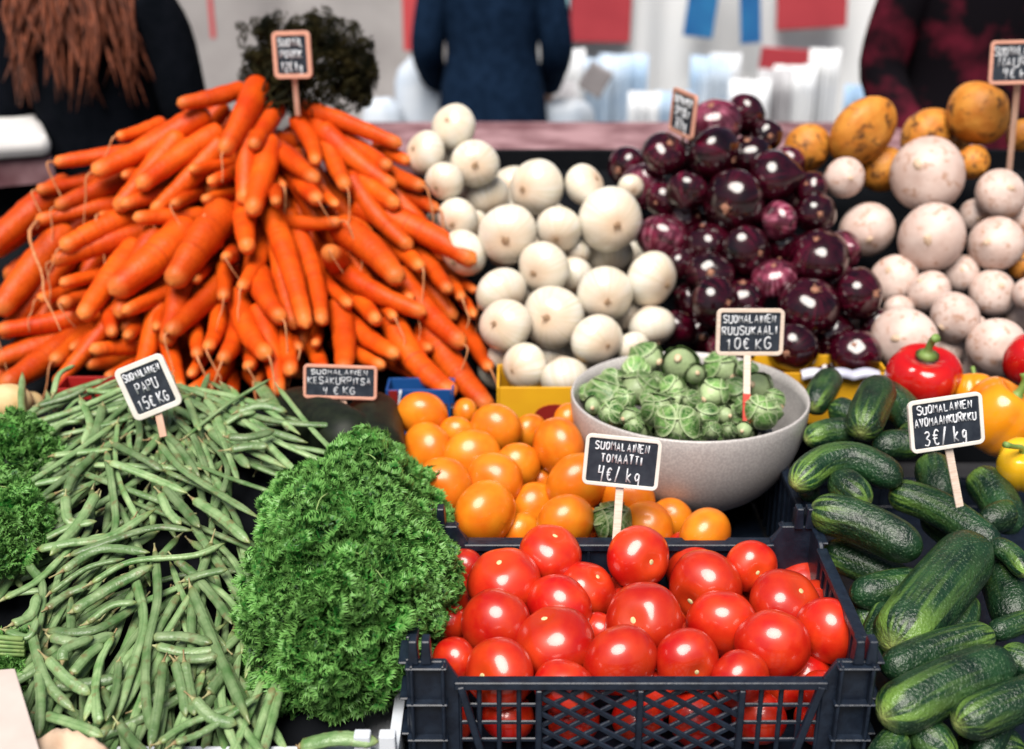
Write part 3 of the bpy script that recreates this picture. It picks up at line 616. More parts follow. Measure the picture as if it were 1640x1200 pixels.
def crate(name, x0, x1, y0, y1, zb, zrim, zpost, m, label, cat, full=True):
    t = empty(name, ((x0 + x1) / 2, (y0 + y1) / 2, zb)); cx, cy = (x0 + x1) / 2, (y0 + y1) / 2
    X0, X1, Y0, Y1 = x0 - cx, x1 - cx, y0 - cy, y1 - cy; zr = zrim - zb; zp = zpost - zb
    W = .055
    for (nm, yy, sg) in (('front_panel', Y0, -1), ('back_panel', Y1, 1)):
        mb = MB(); a, b = X0 + W, X1 - W
        if full and sg < 0:
            q = (b - a)
            lattice(mb, a, a + q * .22, .012, zr - .006, 'grid', yy); lattice(mb, a + q * .22, a + q * .5, .012, zr - .006, 'diamond', yy)
            lattice(mb, a + q * .5, a + q * .78, .012, zr - .006, 'diamond', yy); lattice(mb, a + q * .78, b, .012, zr - .006, 'grid', yy)
            for f in (.22, .5, .78): mb.box((a + q * f, yy - .002, zr / 2), (.007, .012, zr - .012))
            for s_, e_ in ((a + .002, a + .035), (b - .002, b - .035)): mb.bar((s_, yy - .006, zr), (e_, yy - .006, .0), .008, .008, Vector((0, 1, 0)))
        else:
            mb.box(((a + b) / 2, yy, zr / 2), (b - a, .005, zr - .014))
            for f in np.linspace(0, 1, 11): mb.box((lerp(a, b, f), yy, zr / 2), (.006, .010, zr - .012))
        mb.box(((a + b) / 2, yy - .001, zr), (b - a + .01, .014, .010))
        mb.box(((a + b) / 2, yy, .006), (b - a + .01, .012, .012))
        bevel(mb.build(nm, m, t, False), .0012, 1)
    for xx in (X0, X1):
        mb = MB(); mb.box((xx, 0, (zr + .02) / 2), (.005, Y1 - Y0 - 2*W, zr + .006)); mb.box((xx, 0, zr + .02), (.014, Y1 - Y0 - 2*W + .01, .010))
        for f in np.linspace(0, 1, 9): mb.box((xx, lerp(Y0 + W, Y1 - W, f), (zr + .02) / 2), (.010, .006, zr + .012))
        bevel(mb.build('side_panel', m, t, False), .0012, 1)
    for xx, sx in ((X0, 1), (X1, -1)):
        for yy, sy in ((Y0, 1), (Y1, -1)):
            mb = MB(); hz = zp - .028
            # L-shaped corner with sloping shoulders, ribs and two stacking pegs
            o1 = [(xx, 0), (xx + sx * W, 0), (xx + sx * W, zr + .006), (xx + sx * (W - .014), hz), (xx, hz)]
            mb.prism(o1 if sx > 0 else o1[::-1], yy - .0035, yy + .0035, 'y')
            o2 = [(yy, 0), (yy + sy * W, 0), (yy + sy * W, zr + .02), (yy + sy * (W - .012), hz), (yy, hz)]
            mb.prism(o2, xx - .0032, xx + .0032, 'x')
            for zz in np.linspace(.02, hz - .004, 4):
                mb.box((xx + sx * .020, yy - sy * .007, zz), (.046, .014, .003)); mb.box((xx - sx * .006, yy + sy * .02, zz), (.010, .044, .003))
            for dx in (.004, .038): mb.box((xx + sx * dx, yy - sy * .007, hz / 2), (.004, .013, hz))
            for dx in (.006, .020): mb.prism([(xx + sx * dx - .006, hz - .002), (xx + sx * dx + .006, hz - .002), (xx + sx * dx + .0045, zp), (xx + sx * dx - .0045, zp)], yy - .008, yy + .008, 'y')
            bevel(mb.build('corner_post', m, t, False), .0012, 1)
    mb = MB(); mb.box((0, 0, .003), (X1 - X0 - .02, Y1 - Y0 - .02, .006)); mb.build('floor', m, t, False)
    tag(t, label, cat); return t
crate('vegetable_crate', -.113, .395, 1.128, 1.427, .66, .795, .853, M['crate'], 'black lattice plastic crate holding the ripe red tomatoes', 'crate')
crate('vegetable_crate', -.113, .400, 1.452, 1.80, .66, .785, .835, M['crate'], 'black plastic crate behind, holding orange tomatoes and the bowl', 'crate', False)
crate('vegetable_crate', .425, .95, 1.09, 1.80, .645, .70, .73, M['crate'], 'black crate under the cucumbers', 'crate', False)
# white crate under beans and parsley
t = empty('white_crate', (-.4, 1.4, .642)); tag(t, 'white plastic crate whose front edge shows below the curly parsley', 'crate')
mb = MB(); mb.box((0, -.305, .045), (.54, .012, .09)); bevel(mb.build('front_panel', M['white_crate'], t, False), .002)
mb = MB(); mb.box((0, .36, .045), (.54, .012, .09)); mb.build('back_panel', M['white_crate'], t, False)
for sx in (-.27, .27):
    mb = MB(); mb.box((sx, .025, .045), (.012, .67, .088)); mb.build('side_panel', M['white_crate'], t, False)
for dx in (.243, .27):
    mb = MB(); mb.box((dx - .004, -.314, .06), (.018, .014, .118)); bevel(mb.build('corner_post', M['white_crate'], t, False), .002)
mb = MB(); mb.box((0, .025, .004), (.53, .65, .008)); mb.build('floor', M['white_crate'], t, False)
mb = MB(); mb.add([tuple(Vector(cplane(a, b, -.045)) - Vector(t.location)) for a, b in ((-120, 1290), (600, 1290), (520, 640), (-60, 640))], [(0, 1, 2, 3)]); o = mb.build('gap_shade_sheet', M['rack'], t, False); sm = o.modifiers.new('thickness', 'SOLIDIFY'); sm.thickness = .002  # black sheet added under the beans so the gaps between them look shaded

# ------------------------------------------------------------------ red tomatoes
PL.clear()
RT = [(881,887,46,0),(1022,893,47,0),(939,945,43,1),(895,972,49,0),(888,1030,59,0),(1031,995,57,0),(994,1057,55,0),(1100,1057,47,0),(1010,955,43,1),(1108,908,42,1),(1130,940,55,0),(1156,999,52,0),(1203,907,38,0),(1214,945,38,1),(1185,1087,44,1),(905,1102,46,1),(960,1015,32,2),(1258,968,53,0),(1284,943,46,1),(1325,1010,48,0),(1237,1034,55,0),(1300,1072,49,1),(1236,903,26,2),(808,932,53,0),(795,1001,53,0),(745,910,30,1),(728,1058,34,1),(800,1078,52,0),(757,962,32,1),(975,910,26,2),(1050,1110,40,2),(850,890,24,2),(1070,1010,30,2),(1098,880,28,2),(1320,1110,36,2),(720,1000,30,2),(1300,1030,34,2),(1300,965,34,2),(1250,1100,36,2)]
SPO = {(881,887): (.2,-.75), (939,945): (.5,-.6), (1130,940): (-.5,.55), (1258,968): (.5,-.55), (808,932): (-.2,-.7), (1022,893): (.55,.15), (1031,995): (-.35,0), (1100,1057): (.43,.45), (1203,907): (.35,.3), (888,1030): (-.35,-.78), (800,1078): (-.65,.1)}
its = []
def rty(py): return lerp(1.40, 1.165, (py - 885) / 200)
for (px, py, r, l) in sorted(RT, key=lambda q: (q[3], -q[1])):
    sp = SPO.get((px, py)); o = ball('tomato', 'red_tomato', px, py, r * 1.08, rty(py) + .015*l, sp or 'away', child=SCAR if sp else None, czo=.76, squash=(1.04, 1.02, .98), allow=.15)
    look = size_word(r, 34, 52) + (' red tomato with scar' if sp else ' shiny red tomato')
    tag(o, None, 'tomato', 'red tomatoes heaped in the front crate'); its.append((o, px, py, look))
label_rows(its, 'its crate', 36)
for j, (yy, zz) in enumerate(((1.172, .712), (1.235, .722), (1.30, .73), (1.365, .735))):
    for i in range(7):
        o = bpy.data.objects.new('red_tomato', random.choice(T['tomato'])); col.objects.link(o); s = rnd(.029, .033)
        o.location = (lerp(-.072, .355, i / 6) + rnd(-.004, .004), yy, zz + rnd(-.006, .006)); o.scale = (s, s, s); o.rotation_euler = (rnd(0, 6), rnd(0, 6), 0)
        tag(o, 'red tomato low down, glimpsed through the black lattice of the front crate', 'tomato', 'red tomatoes seen through the crate lattice')
for i in range(14):
    o = bpy.data.objects.new('orange_tomato', random.choice(T['otom'])); col.objects.link(o); s = .031
    o.location = (lerp(-.07, .12, (i % 5) / 4), 1.51 + .062 * (i // 5), .715 + .012 * (i // 5)); o.scale = (s, s, s); o.rotation_euler = (rnd(0, 6), rnd(0, 6), 0)
    tag(o, 'orange tomato buried at the bottom of its crate', 'tomato', 'orange tomatoes under the others')

# ------------------------------------------------------------------ cucumbers
CU = [ # tip px, (mid), back px, width, layer
 ([(1378,695),(1393,655),(1414,612)],68,0),([(1300,655),(1316,628),(1334,598)],52,2),([(1272,778),(1320,742),(1375,738),(1444,772)],62,0),
 ([(1392,808),(1362,786),(1338,760)],64,0),([(1297,815),(1380,838),(1475,886)],78,0),([(1424,786),(1505,815),(1600,880)],62,0),
 ([(1318,880),(1380,905),(1470,945)],62,1),([(1480,935),(1430,942),(1362,955)],66,1),([(1428,1040),(1490,960),(1568,868)],112,0),
 ([(1590,1016),(1500,1040),(1415,1075)],64,0),([(1412,1150),(1510,1102),(1618,1058)],98,0),([(1530,1162),(1600,1132),(1690,1100)],78,0),
 ([(1445,1178),(1425,1200),(1400,1240)],62,1),([(1530,1215),(1490,1185),(1460,1160)],76,1),([(1588,893),(1612,940),(1630,1010)],84,1),
 ([(1645,922),(1618,888),(1585,870)],40,0),([(1628,824),(1605,826),(1570,840)],54,0),([(1488,736),(1500,765),(1508,805)],70,1),
 ([(1655,990),(1620,1003),(1585,1015)],42,1),([(1600,1045),(1635,1062),(1680,1090)],66,1),([(1545,955),(1540,990),(1520,1030)],58,1),
 ([(1475,715),(1435,712),(1400,720)],54,1),([(1290,705),(1330,692),(1375,690)],48,1),([(1640,1200),(1590,1195),(1530,1200)],70,2),([(1392,1010),(1385,985),(1380,950)],50,2),
 ([(1440,690),(1470,700),(1510,720)],50,2),([(1560,760),(1590,790),(1625,850)],70,2),([(1400,620),(1440,650),(1470,690)],60,2),([(1300,735),(1290,760),(1300,800)],40,2),
 ([(1500,905),(1540,900),(1600,920)],60,2),([(1330,650),(1360,665),(1400,690)],50,2),([(1420,970),(1400,1020),(1390,1060)],50,2),([(1480,820),(1520,850),(1560,880)],60,2),([(1640,1110),(1600,1150),(1570,1220)],60,2)]
its = []; PL.clear()
for ci, (pp, wd, l) in enumerate(sorted(CU, key=lambda q: (q[2], -max(p[1] for p in q[0])))):
    h = .032 - .022 * l
    base = [cplane(a, b, h) for a, b in pp]; pts = smooth_path(base, 26); L = sum((pts[i+1] - pts[i]).length for i in range(25))
    tt = depth(pts[13]); rad = wd * .92 / 2 * tt / FPX; rr = []
    ends = [0]
    for i in range(26):
        s = i / 25; s = s + .045 * math.sin(2 * math.pi * s) * -1; e = min(s, 1 - s) * L / (rad * 1.05)
    # denser rings near the ends
    par = [0.5 - 0.5 * math.cos(math.pi * i / 25) for i in range(26)]
    pts = smooth_path(base, 80); pts = [pts[min(79, round(p * 79))].lerp(pts[min(79, round(p * 79))], 0) for p in par]
    pts = []
    for p in par:
        q = smooth_path(base, 200); pts.append(q[round(p * 199)])
    for p in par:
        e = min(p, 1 - p) * L / (rad * 1.15); r = rad * (.90 + .10 * math.sin(math.pi * p))
        if e < 1: r *= max(.04, (1 - (1 - e) ** 2.2) ** .5)
        rr.append(r)
    d = (pts[13] - CAM).normalized(); off = 0
    for k in range(30):
        worst = 0
        for i in range(3, 24, 3):
            for (q, s) in PL:
                pen = (rr[i] + s) * .82 - (pts[i] + d * off - q).length
                if pen > worst: worst = pen
        if worst < .001: break
        off += max(.003, worst * .6)
    g = 1 + off / (pts[13] - CAM).length; p13 = pts[13]
    pts = [p13 + d * off + (p - p13) * g for p in pts]; rr = [r * g for r in rr]
    for i in range(3, 24, 3): PL.append((pts[i], rr[i]))
    ph = rnd(0, 6)
    mb = MB(); mb.tube(pts, rr, 30, ridge=lambda a, u: 1 + .022 * np.cos(5*a + ph) + .012 * np.cos(10*a + ph))
    o = mb.build('cucumber', M['cucumber'], origin=pts[13])
    tag(o, None, 'cucumber', 'cucumbers heaped at the right'); cxp = sum(p[0] for p in pp) / len(pp); cyp = sum(p[1] for p in pp) / len(pp)
    its.append((o, cxp, cyp, ('fat' if wd > 76 else 'slim' if wd < 54 else 'bumpy') + ' dark green cucumber'))
label_rows(its, 'its heap', 46)

# ------------------------------------------------------------------ peppers
def pepper(px, py, r, y, mbody, label, axis, stem_pts=None, asp=.95, lobes=4):
    c = P(px, py, y); s = r * depth(c) / FPX; t = empty('bell_pepper', c, axis_quat(Vector(axis).normalized(), rnd(0, 6))); tag(t, label, 'bell pepper', 'bell peppers beside the cucumbers')
    mb = MB(); pr = []
    for i in range(27):
        a = i / 26 * math.pi; q = math.sin(a) ** .75; z = math.cos(a) * asp - .26 * math.exp(-(a / .42) ** 2) + .10 * math.exp(-((math.pi - a) / .4) ** 2)
        pr.append((max(q, .001) * (1 - .10 * i / 26), z))
    ph = rnd(0, 6)
    mb.lathe([(r_*s, z*s) for r_, z in pr], 56, lambda a, r_, z, u: (r_ * (1 - .13 * abs(math.sin(lobes/2*a + ph)) ** -.0 * (1 - abs(math.sin(lobes/2*a+ph)) ** .5) - .02*math.sin(a+1)), z))
    mb.build('flesh', mbody, t)
    mb = MB(); pts = stem_pts or [(0, 0, .62), (.02, 0, .85), (.08, .02, 1.08), (.20, .02, 1.22)]
    pp = smooth_path([Vector(p) * s for p in pts], 10); mb.tube(pp, [s * v for v in (.30, .14, .10, .095, .09, .09, .09, .095, .11, .115)], 10)
    mb.build('stalk', M['pep_stem'], t); return t
pepper(1480, 602, 64, 1.80, M['pep_red'], 'glossy red bell pepper with short green stalk below the turnips', (-.05, -.2, 1), asp=.72)
pepper(1648, 578, 44, 1.83, M['pep_red'], 'red bell pepper half cut off by the right edge', (.2, -.2, 1))
pepper(1600, 668, 66, 1.70, M['pep_orange'], 'orange bell pepper behind the cucumber price sign', (.5, -.1, .9))
pepper(1560, 630, 36, 1.78, M['pep_orange'], 'orange bell pepper just left of and behind the other orange one', (.1, .6, .8))
pepper(1640, 745, 46, 1.56, M['pep_yellow'], 'small yellow bell pepper with a long curling stalk', (-.25, -.3, .9), [(0, 0, .6), (-.15, .0, 1.0), (-.5, .0, 1.3), (-.95, 0, 1.75)])

# ------------------------------------------------------------------ courgettes, potatoes, leaf blade, cartons
def lumpyball(name, mt, px, py, r, y, sc, seed, label, cat, group=None, axis=(0, 0, 1)):
    c = P(px, py, y); s = r * depth(c) / FPX; mb = MB(); mb.lathe([(a*s, b*s) for a, b in prof_ball(20, 1)], 28, lump(seed, .06))
    o = mb.build(name, mt); o.location = c; o.scale = sc; o.rotation_mode = 'QUATERNION'; o.rotation_quaternion = axis_quat(Vector(axis).normalized(), 0)
    return tag(o, label, cat, group)
lumpyball('potato', M['potato'], 14, 645, 34, 1.74, (1.1, .9, .9), 201, 'large yellow potato at the left edge under the carrots', 'potato', 'potatoes at the left edge')
lumpyball('potato', M['potato'], 50, 652, 25, 1.77, (.9, .9, 1), 202, 'smaller yellow potato touching the large one, beside the beans', 'potato', 'potatoes at the left edge')
lumpyball('potato', M['potato'], 52, 690, 17, 1.66, (1, 1, .9), 203, 'small potato peeping out between parsley and beans', 'potato', 'potatoes at the left edge')
lumpyball('potato', M['potato'], 8, 682, 22, 1.68, (1, 1, .9), 204, 'brown potato just above the left parsley bunch', 'potato', 'potatoes at the left edge')
def courgette(pp, wd, y, label):
    pts = smooth_path([P(a, b, yy) for (a, b, yy) in pp], 20); rad = wd / 2 * depth(pts[10]) / FPX; L = (pts[-1] - pts[0]).length; rr = []
    for i in range(20):
        e = min(i, 19 - i) / 19 * L / rad; rr.append(rad * (max(.05, 1 - (1 - min(1, e)) ** 2) ** .5))
    mb = MB(); mb.tube(pts, rr, 20); tag(mb.build('courgette', M['courgette'], origin=pts[10]), label, 'courgette', 'dark courgettes behind the parsley')
courgette([(585, 720, 1.62), (520, 685, 1.70), (455, 655, 1.79)], 98, 1.7, 'dark courgette left of the wooden stake behind the parsley')
courgette([(600, 740, 1.60), (600, 700, 1.68), (598, 655, 1.80)], 96, 1.7, 'dark courgette right of the wooden stake behind the parsley')
mb = MB(); pp = smooth_path([P(412, 612, 1.80), P(432, 640, 1.74), P(462, 690, 1.66)], 12); mb.tube(pp, [.006, .009, .011, .012, .012, .012, .012, .011, .010, .008, .006, .002], 8, flat=.25)
tag(mb.build('leaf_blade', M['bean'], origin=pp[6]), 'single pale green leaf blade lying left of the dark courgettes', 'leaf')
def carton(name, pxa, pxb, pyt, y, hgt, dp, mt, label, extra=None):
    a = P(pxa, pyt, y); b = P(pxb, pyt, y); cx = (a.x + b.x) / 2; zt = a.z; wd = b.x - a.x
    t = empty(name, (cx, y + dp / 2, zt - hgt)); tag(t, label, 'carton')
    mb = MB(); th = .004
    mb.box((0, -dp/2, hgt/2), (wd, th, hgt)); mb.box((0, dp/2, hgt/2), (wd, th, hgt))
    for s in (-1, 1): mb.box((s * (wd/2 + th/2 + .0005), 0, hgt/2), (th, dp + th, hgt))
    mb.box((0, 0, .003), (wd - th, dp - th, .006)); bevel(mb.build('box', mt, t, False), .001)
    if extra: extra(t, wd, hgt, dp)
    return t
def yel(t, wd, h, dp):
    mb = MB(); pts = []
    for k in range(20):
        a = k / 20 * 2 * math.pi; pts.append((.025 + .034 * math.cos(a), h * .42 + .020 * math.sin(a)))
    mb.prism(pts, -dp/2 - .0042, -dp/2 - .0015, 'y'); mb.build('printed_patch', M['darkred'], t, False)
carton('yellow_carton', 800, 930, 620, 1.835, .085, .10, M['yellow'], 'yellow carton with dark red print below the white onions', yel)
carton('yellow_carton', 1215, 1420, 597, 1.86, .09, .08, M['yellow'], 'yellow carton under the pale liner below the red onions')
def blu(t, wd, h, dp):
    mb = MB(); mb.tube(smooth_path([Vector((-wd*.30, -dp/2 - .003, h)), Vector((-wd*.34, -dp/2 - .003, h*.55)), Vector((-wd*.12, -dp/2-.003, h*.2)), Vector((-wd*.05, -dp/2-.003, 0))], 16), .0022, 6); mb.build('white_stripe', M['white_crate'], t)
    mb = MB(); mb.box((-wd*.42, -dp/2 - .0035, h*.5), (wd*.14, .003, h*.98)); mb.build('printed_patch', M['darkred'], t, False)
carton('blue_carton', 622, 722, 624, 1.875, .10, .05, M['blue'], 'blue carton with a white stripe below the carrot heap', blu)
carton('red_carton', 92, 200, 622, 1.82, .10, .05, M['board_red'], 'red carton edge between the carrots and the beans')
mb = MB(); V = []; F = []; n = 60
for i in range(n + 1):
    f = i / n; px = lerp(1285, 1412, f); sc = .005 * abs(math.sin(f * 9.5)); a = P(px, 594, 1.845); V.append((a.x, a.y, a.z - .008 + sc)); V.append((a.x, a.y + .012, a.z - .004 + sc)); V.append((a.x, a.y + .03, a.z - .03)); V.append((a.x, a.y - .003, a.z - .016 + sc))
for i in range(n):
    o_ = i * 4; F += [(o_, o_+4, o_+5, o_+1), (o_+1, o_+5, o_+6, o_+2), (o_+3, o_+7, o_+4, o_)]
mb.add(V, F); o = mb.build('plastic_liner', M['liner']); tag(o, 'pale plastic liner with a scalloped edge under the red onions', 'liner')
sm = o.modifiers.new('thickness', 'SOLIDIFY'); sm.thickness = .0015
# cardboard flap and paper at the lower left
mb = MB(); q = [cplane(-40, 1075, .06), cplane(24, 1070, .06), cplane(68, 1215, .085), cplane(-40, 1215, .085)]
nn = Vector((0, .0, -.006)); mb.add([tuple(p) for p in q] + [tuple(p + nn) for p in q], [(3,2,1,0), (4,5,6,7), (0,1,5,4), (1,2,6,5), (2,3,7,6), (3,0,4,7)])
bevel(tag(mb.build('cardboard_flap', M['cardboard'], None, False, origin=q[1]), 'pale cardboard flap in the lower left corner in front of the beans', 'cardboard'), .0015)
mb = MB(); V = []; F = []; n = 16
for i in range(n + 1):
    f = i / n
    for j in range(6):
        px = lerp(40, 175, f) ; py = lerp(1215, [1196,1190,1185,1182,1176,1170,1166,1168,1166,1172,1170,1176,1182,1180,1188,1192,1200][i], j / 5)
        p = cplane(px, py, .055 + .012 * math.sin(f * 9) * (1 - j / 8)); V.append(tuple(p))
for i in range(n):
    for j in range(5): F.append((i*6+j, (i+1)*6+j, (i+1)*6+j+1, i*6+j+1))
mb.add(V, F); o = mb.build('paper_scrap', M['paper'], origin=cplane(110, 1190, .055)); tag(o, 'torn tan paper scrap at the bottom edge in front of the beans', 'paper'); sm = o.modifiers.new('thickness', 'SOLIDIFY'); sm.thickness = .0008

# ------------------------------------------------------------------ green beans
BE = [ # hand placed, front to back of heap is bottom to top of list order
 [(820-820+170,725),(178,770),(185,840),(170,870)],[(235,670),(280,710),(320,765)],[(283,670),(310,700),(335,765)],[(255,710),(290,750),(350,790),(415,830)],[(335,690),(370,720),(400,750)],
 [(160,720),(120,760),(105,790)],[(310,800),(355,830),(400,870)],[(180,710),(230,735),(262,755)],[(175,740),(230,760),(300,790)],[(155,790),(125,840),(80,890)],
 [(50,870),(100,880),(170,855)],[(55,872),(110,845),(155,835)],[(110,890),(180,865),(250,845),(310,850)],[(60,880),(110,870),(175,860),(250,815)],[(105,795),(108,830),(125,840)],
 [(256,790),(270,820),(290,840)],[(262,780),(290,810),(320,845)],[(100,915),(160,880),(240,885)],[(80,950),(140,910),(200,895)],[(145,935),(210,900),(310,890),(360,870)],
 [(42,835),(45,900),(68,940),(62,1025)],[(5,960),(60,930),(110,880),(128,860)],[(75,975),(110,950),(145,937)],[(115,980),(180,940),(245,905)],[(140,998),(180,970),(220,965)],[(75,1010),(140,1012),(190,990),(228,960)],[(80,1020),(130,1030),(185,1015)],
 [(280,895),(310,920),(345,960),(372,1000)],[(305,940),(330,1000),(355,1060),(400,1160)],[(295,930),(325,920),(365,912)],[(210,905),(230,990),(215,1060),(180,1170)],[(248,880),(252,960),(235,1040),(235,1130),(250,1185)],
 [(262,1060),(255,1120),(240,1200)],[(280,1060),(290,1100),(298,1148)],[(295,1060),(305,1110),(312,1146)],[(180,1020),(160,1060),(150,1110),(135,1155)],[(190,1060),(185,1110),(170,1155)],
 [(50,1010),(62,1060),(80,1100),(120,1140)],[(62,1075),(65,1120),(62,1180)],[(75,1055),(110,1090),(145,1112)],[(85,1100),(140,1095),(190,1085)],[(250,1035),(300,1045),(345,1040)],[(245,1020),(295,1020),(340,1030)],[(285,1055),(320,1055),(350,1050)],
 [(100,1060),(105,1040),(150,1020)],[(115,1080),(140,1050),(165,1030)],[(255,1190),(300,1160),(380,1130)],[(280,1190),(330,1170),(420,1110)],[(190,1160),(215,1190),(240,1215)],[(70,1145),(120,1160),(165,1180)],[(150,1100),(155,1140),(160,1160)],
 [(335,1110),(350,1090),(365,1070)],[(310,1120),(340,1150),(380,1160)],[(20,1000),(50,985),(60,950)],[(10,1010),(45,1020),(60,990)],
 [(60,650),(110,635),(140,620)],[(85,632),(95,600),(120,585)],[(140,625),(170,628),(195,622)],[(130,640),(145,680),(132,715)],[(165,650),(155,690),(145,710)],[(330,640),(345,660),(360,700)],[(300,640),(310,665),(320,690)],[(360,680),(385,665),(410,660)],[(380,660),(420,650),(460,660)],[(365,700),(400,700),(440,690)],[(75,700),(100,680),(130,675)],[(85,730),(130,725),(180,720)],[(370,720),(400,715),(430,715)]]
def bean(pts, wid, label=None, row=None):
    n = 22; pp = smooth_path(pts, n)
    ph = rnd(0, 6); rr = []
    for i in range(n):
        s = i / (n - 1); e = min(1, s / .05) ** .6; t_ = min(1, (1 - s) / .13) ** .7
        rr.append(max(.0006, wid / 2 * (.30 + .70 * e if s < .05 else 1) * (t_ * .93 + .07) * (1 + .05 * math.sin(s * 46 + ph) * math.sin(s * 3.1))))
    mb = MB(); nrm = Vector((rnd(-.9, .9), rnd(-.5, .1), 1)).normalized()
    mb.tube(pp, rr, 12, flat=.62, nrm=tuple(nrm), ridge=lambda a, u: 1 - .10 * np.exp(-((np.abs(np.sin(a / 2 + math.pi/4*0)) - 1) / .02) ** 2), twist=rnd(-1, 1))
    o = mb.build('green_bean', M['bean'], origin=pp[n // 2])
    ax = (pp[0] - pp[1]).normalized(); mb = MB(); L = rnd(.006, .016)
    b_ = Vector((rnd(-1, 1), rnd(-1, 1), rnd(-.5, 1))) * .35 * L
    mb.tube([pp[1].lerp(pp[0], .7), pp[0] + ax * .0015, pp[0] + ax * L * .6 + b_*.5, pp[0] + ax * L + b_], [wid*.26, wid*.16, .0009, .0012], 7)
    mb.build('stalk', M['bean_cap'], o, origin=pp[n // 2]).location = (0, 0, 0)
    return o
nb = 0
while nb < 234:
    px, py = (rnd(-20, 560 if nb % 4 == 0 else 440), rnd(635, 1230)) if nb > 40 else (rnd(60, 455), rnd(625, 700))
    if py < 650 + max(0, 80 - px) * 1.2: continue
    if px > 400 and 760 < py < 1150: continue
    frac = nb / 234
    fan = math.degrees(math.atan2(-(py - 560), px - 230 + rnd(-60, 60)))
    ang = fan + rnd(-26, 26) if random.random() < .80 else rnd(0, 180)
    ln = rnd(.16, .26); c = cplane(px, py, (-.025 + .042 * frac) if nb > 40 else rnd(-.02, .01)); a = R(ang)
    d = Vector((math.cos(a), math.sin(a) * 1.0, math.sin(a) * .235)); side = Vector((-d.y, d.x, 0)) * rnd(-.03, .03)
    p0, p2 = c - d * ln / 2, c + d * ln / 2; p0.z += rnd(-.006, .006); p2.z += rnd(-.006, .006)
    o = bean([p0, c + side + Vector((0, 0, rnd(0, .006))), p2], rnd(.0086, .0116)); nb += 1
    tag(o, 'slender green bean lying among the lower layers of the bean heap', 'green bean', 'beans in the lower layers of the heap')
its = []
for i, pp in enumerate(BE):
    h = .020 + .012 * (i % 5) / 5 + .006 * random.random()
    if pp[0][1] < 700: h = .016
    o = bean([cplane(a, b, h + .004 * math.sin(k * 1.7 + i)) for k, (a, b) in enumerate(pp)], rnd(.0112, .0140))
    tag(o, None, 'green bean', 'beans lying on top of the heap'); cx = sum(p[0] for p in pp) / len(pp); cy = sum(p[1] for p in pp) / len(pp)
    dx, dy = pp[-1][0] - pp[0][0], pp[-1][1] - pp[0][1]
    look = ('upright' if abs(dy) > 2 * abs(dx) else 'level' if abs(dx) > 2.5 * abs(dy) else 'slanting') + ' green bean on top'
    its.append((o, cx, cy, look))
label_rows(its, 'the heap', 40)
o = bean([P(480, 1196, 1.085), P(540, 1183, 1.085), P(607, 1188, 1.085)], .018); tag(o, 'lone broad bean pod resting on the white crate edge below the parsley', 'green bean')

# ------------------------------------------------------------------ parsley and dill
def sprig_template(seed, fine=1.0):
    rs = np.random.RandomState(seed); V = []; F = []; U = []
    def finger(p, d, n, L, wd):
        s = np.cross(d, n); s /= np.linalg.norm(s) + 1e-9; o = len(V)
        m = p + d * L * .55 + n * L * .05; e = p + d * L * .9 + n * L * rs.uniform(.35, .9)
        U.extend([.3, .3, .7, .7, 1]); V.extend([p - s*wd*.35, p + s*wd*.35, m + s*wd*.62, m - s*wd*.62, e]); F.extend([(o, o+1, o+2, o+3), (o+3, o+2, o+4)])
    nb = 8
    for b in range(nb):
        a = b / nb * 6.28 + rs.uniform(-.3, .3); el = rs.uniform(.15, 1.35)
        d = np.array([math.cos(a)*math.cos(el), math.sin(a)*math.cos(el), math.sin(el)]); base = d * rs.uniform(.35, .7)
        n = np.array([0, 0, 1.0]) - d * d[2] + rs.randn(3)*.15; n /= np.linalg.norm(n) + 1e-9; s = np.cross(d, n)
        # short rib
        o = len(V); U.extend([0, 0, .5, .5]); V.extend([np.zeros(3) - s*.025, s*.025, base + s*.03, base - s*.03]); F.append((o, o+1, o+2, o+3))
        for side in (-1, 0, 1):
            p0 = base + s * side * .16 + d * (.12 if side == 0 else 0)
            for k in range(5):
                f = (k - 2) / 2 * .85 + side * .75
                dd = d * math.cos(f) + s * math.sin(f) + n * rs.uniform(-.2, .35); dd /= np.linalg.norm(dd)
                finger(p0, dd, n, rs.uniform(.22, .38), rs.uniform(.07, .105) * fine)
    return np.array(V), F, np.array(U)
SPT = [sprig_template(300 + k) for k in range(10)]
def bunch(name, mt, pts_nrm, size, tpl, tilt=.6):
    """merge many sprigs into one leaf mesh"""
    VV = []; FF = []; UU = []; n0 = 0
    for (p, nrm) in pts_nrm:
        V, F, U = random.choice(tpl); UU.append(np.stack([U, U * 0 + random.random()], 1)); s = size * rnd(.7, 1.25)
        nn = (Vector(nrm) + Vector((rnd(-1, 1), rnd(-1, 1), rnd(-1, 1))) * tilt).normalized()
        q = axis_quat(nn, rnd(0, 6.28)).to_matrix(); Mx = np.array(q)
        VV.append(V @ Mx.T * s + np.array(tuple(p))); FF.extend([tuple(i + n0 for i in f) for f in F]); n0 += len(V)
    mb = MB(); mb.add(np.concatenate(VV), FF, np.concatenate(UU)); return mb, VV
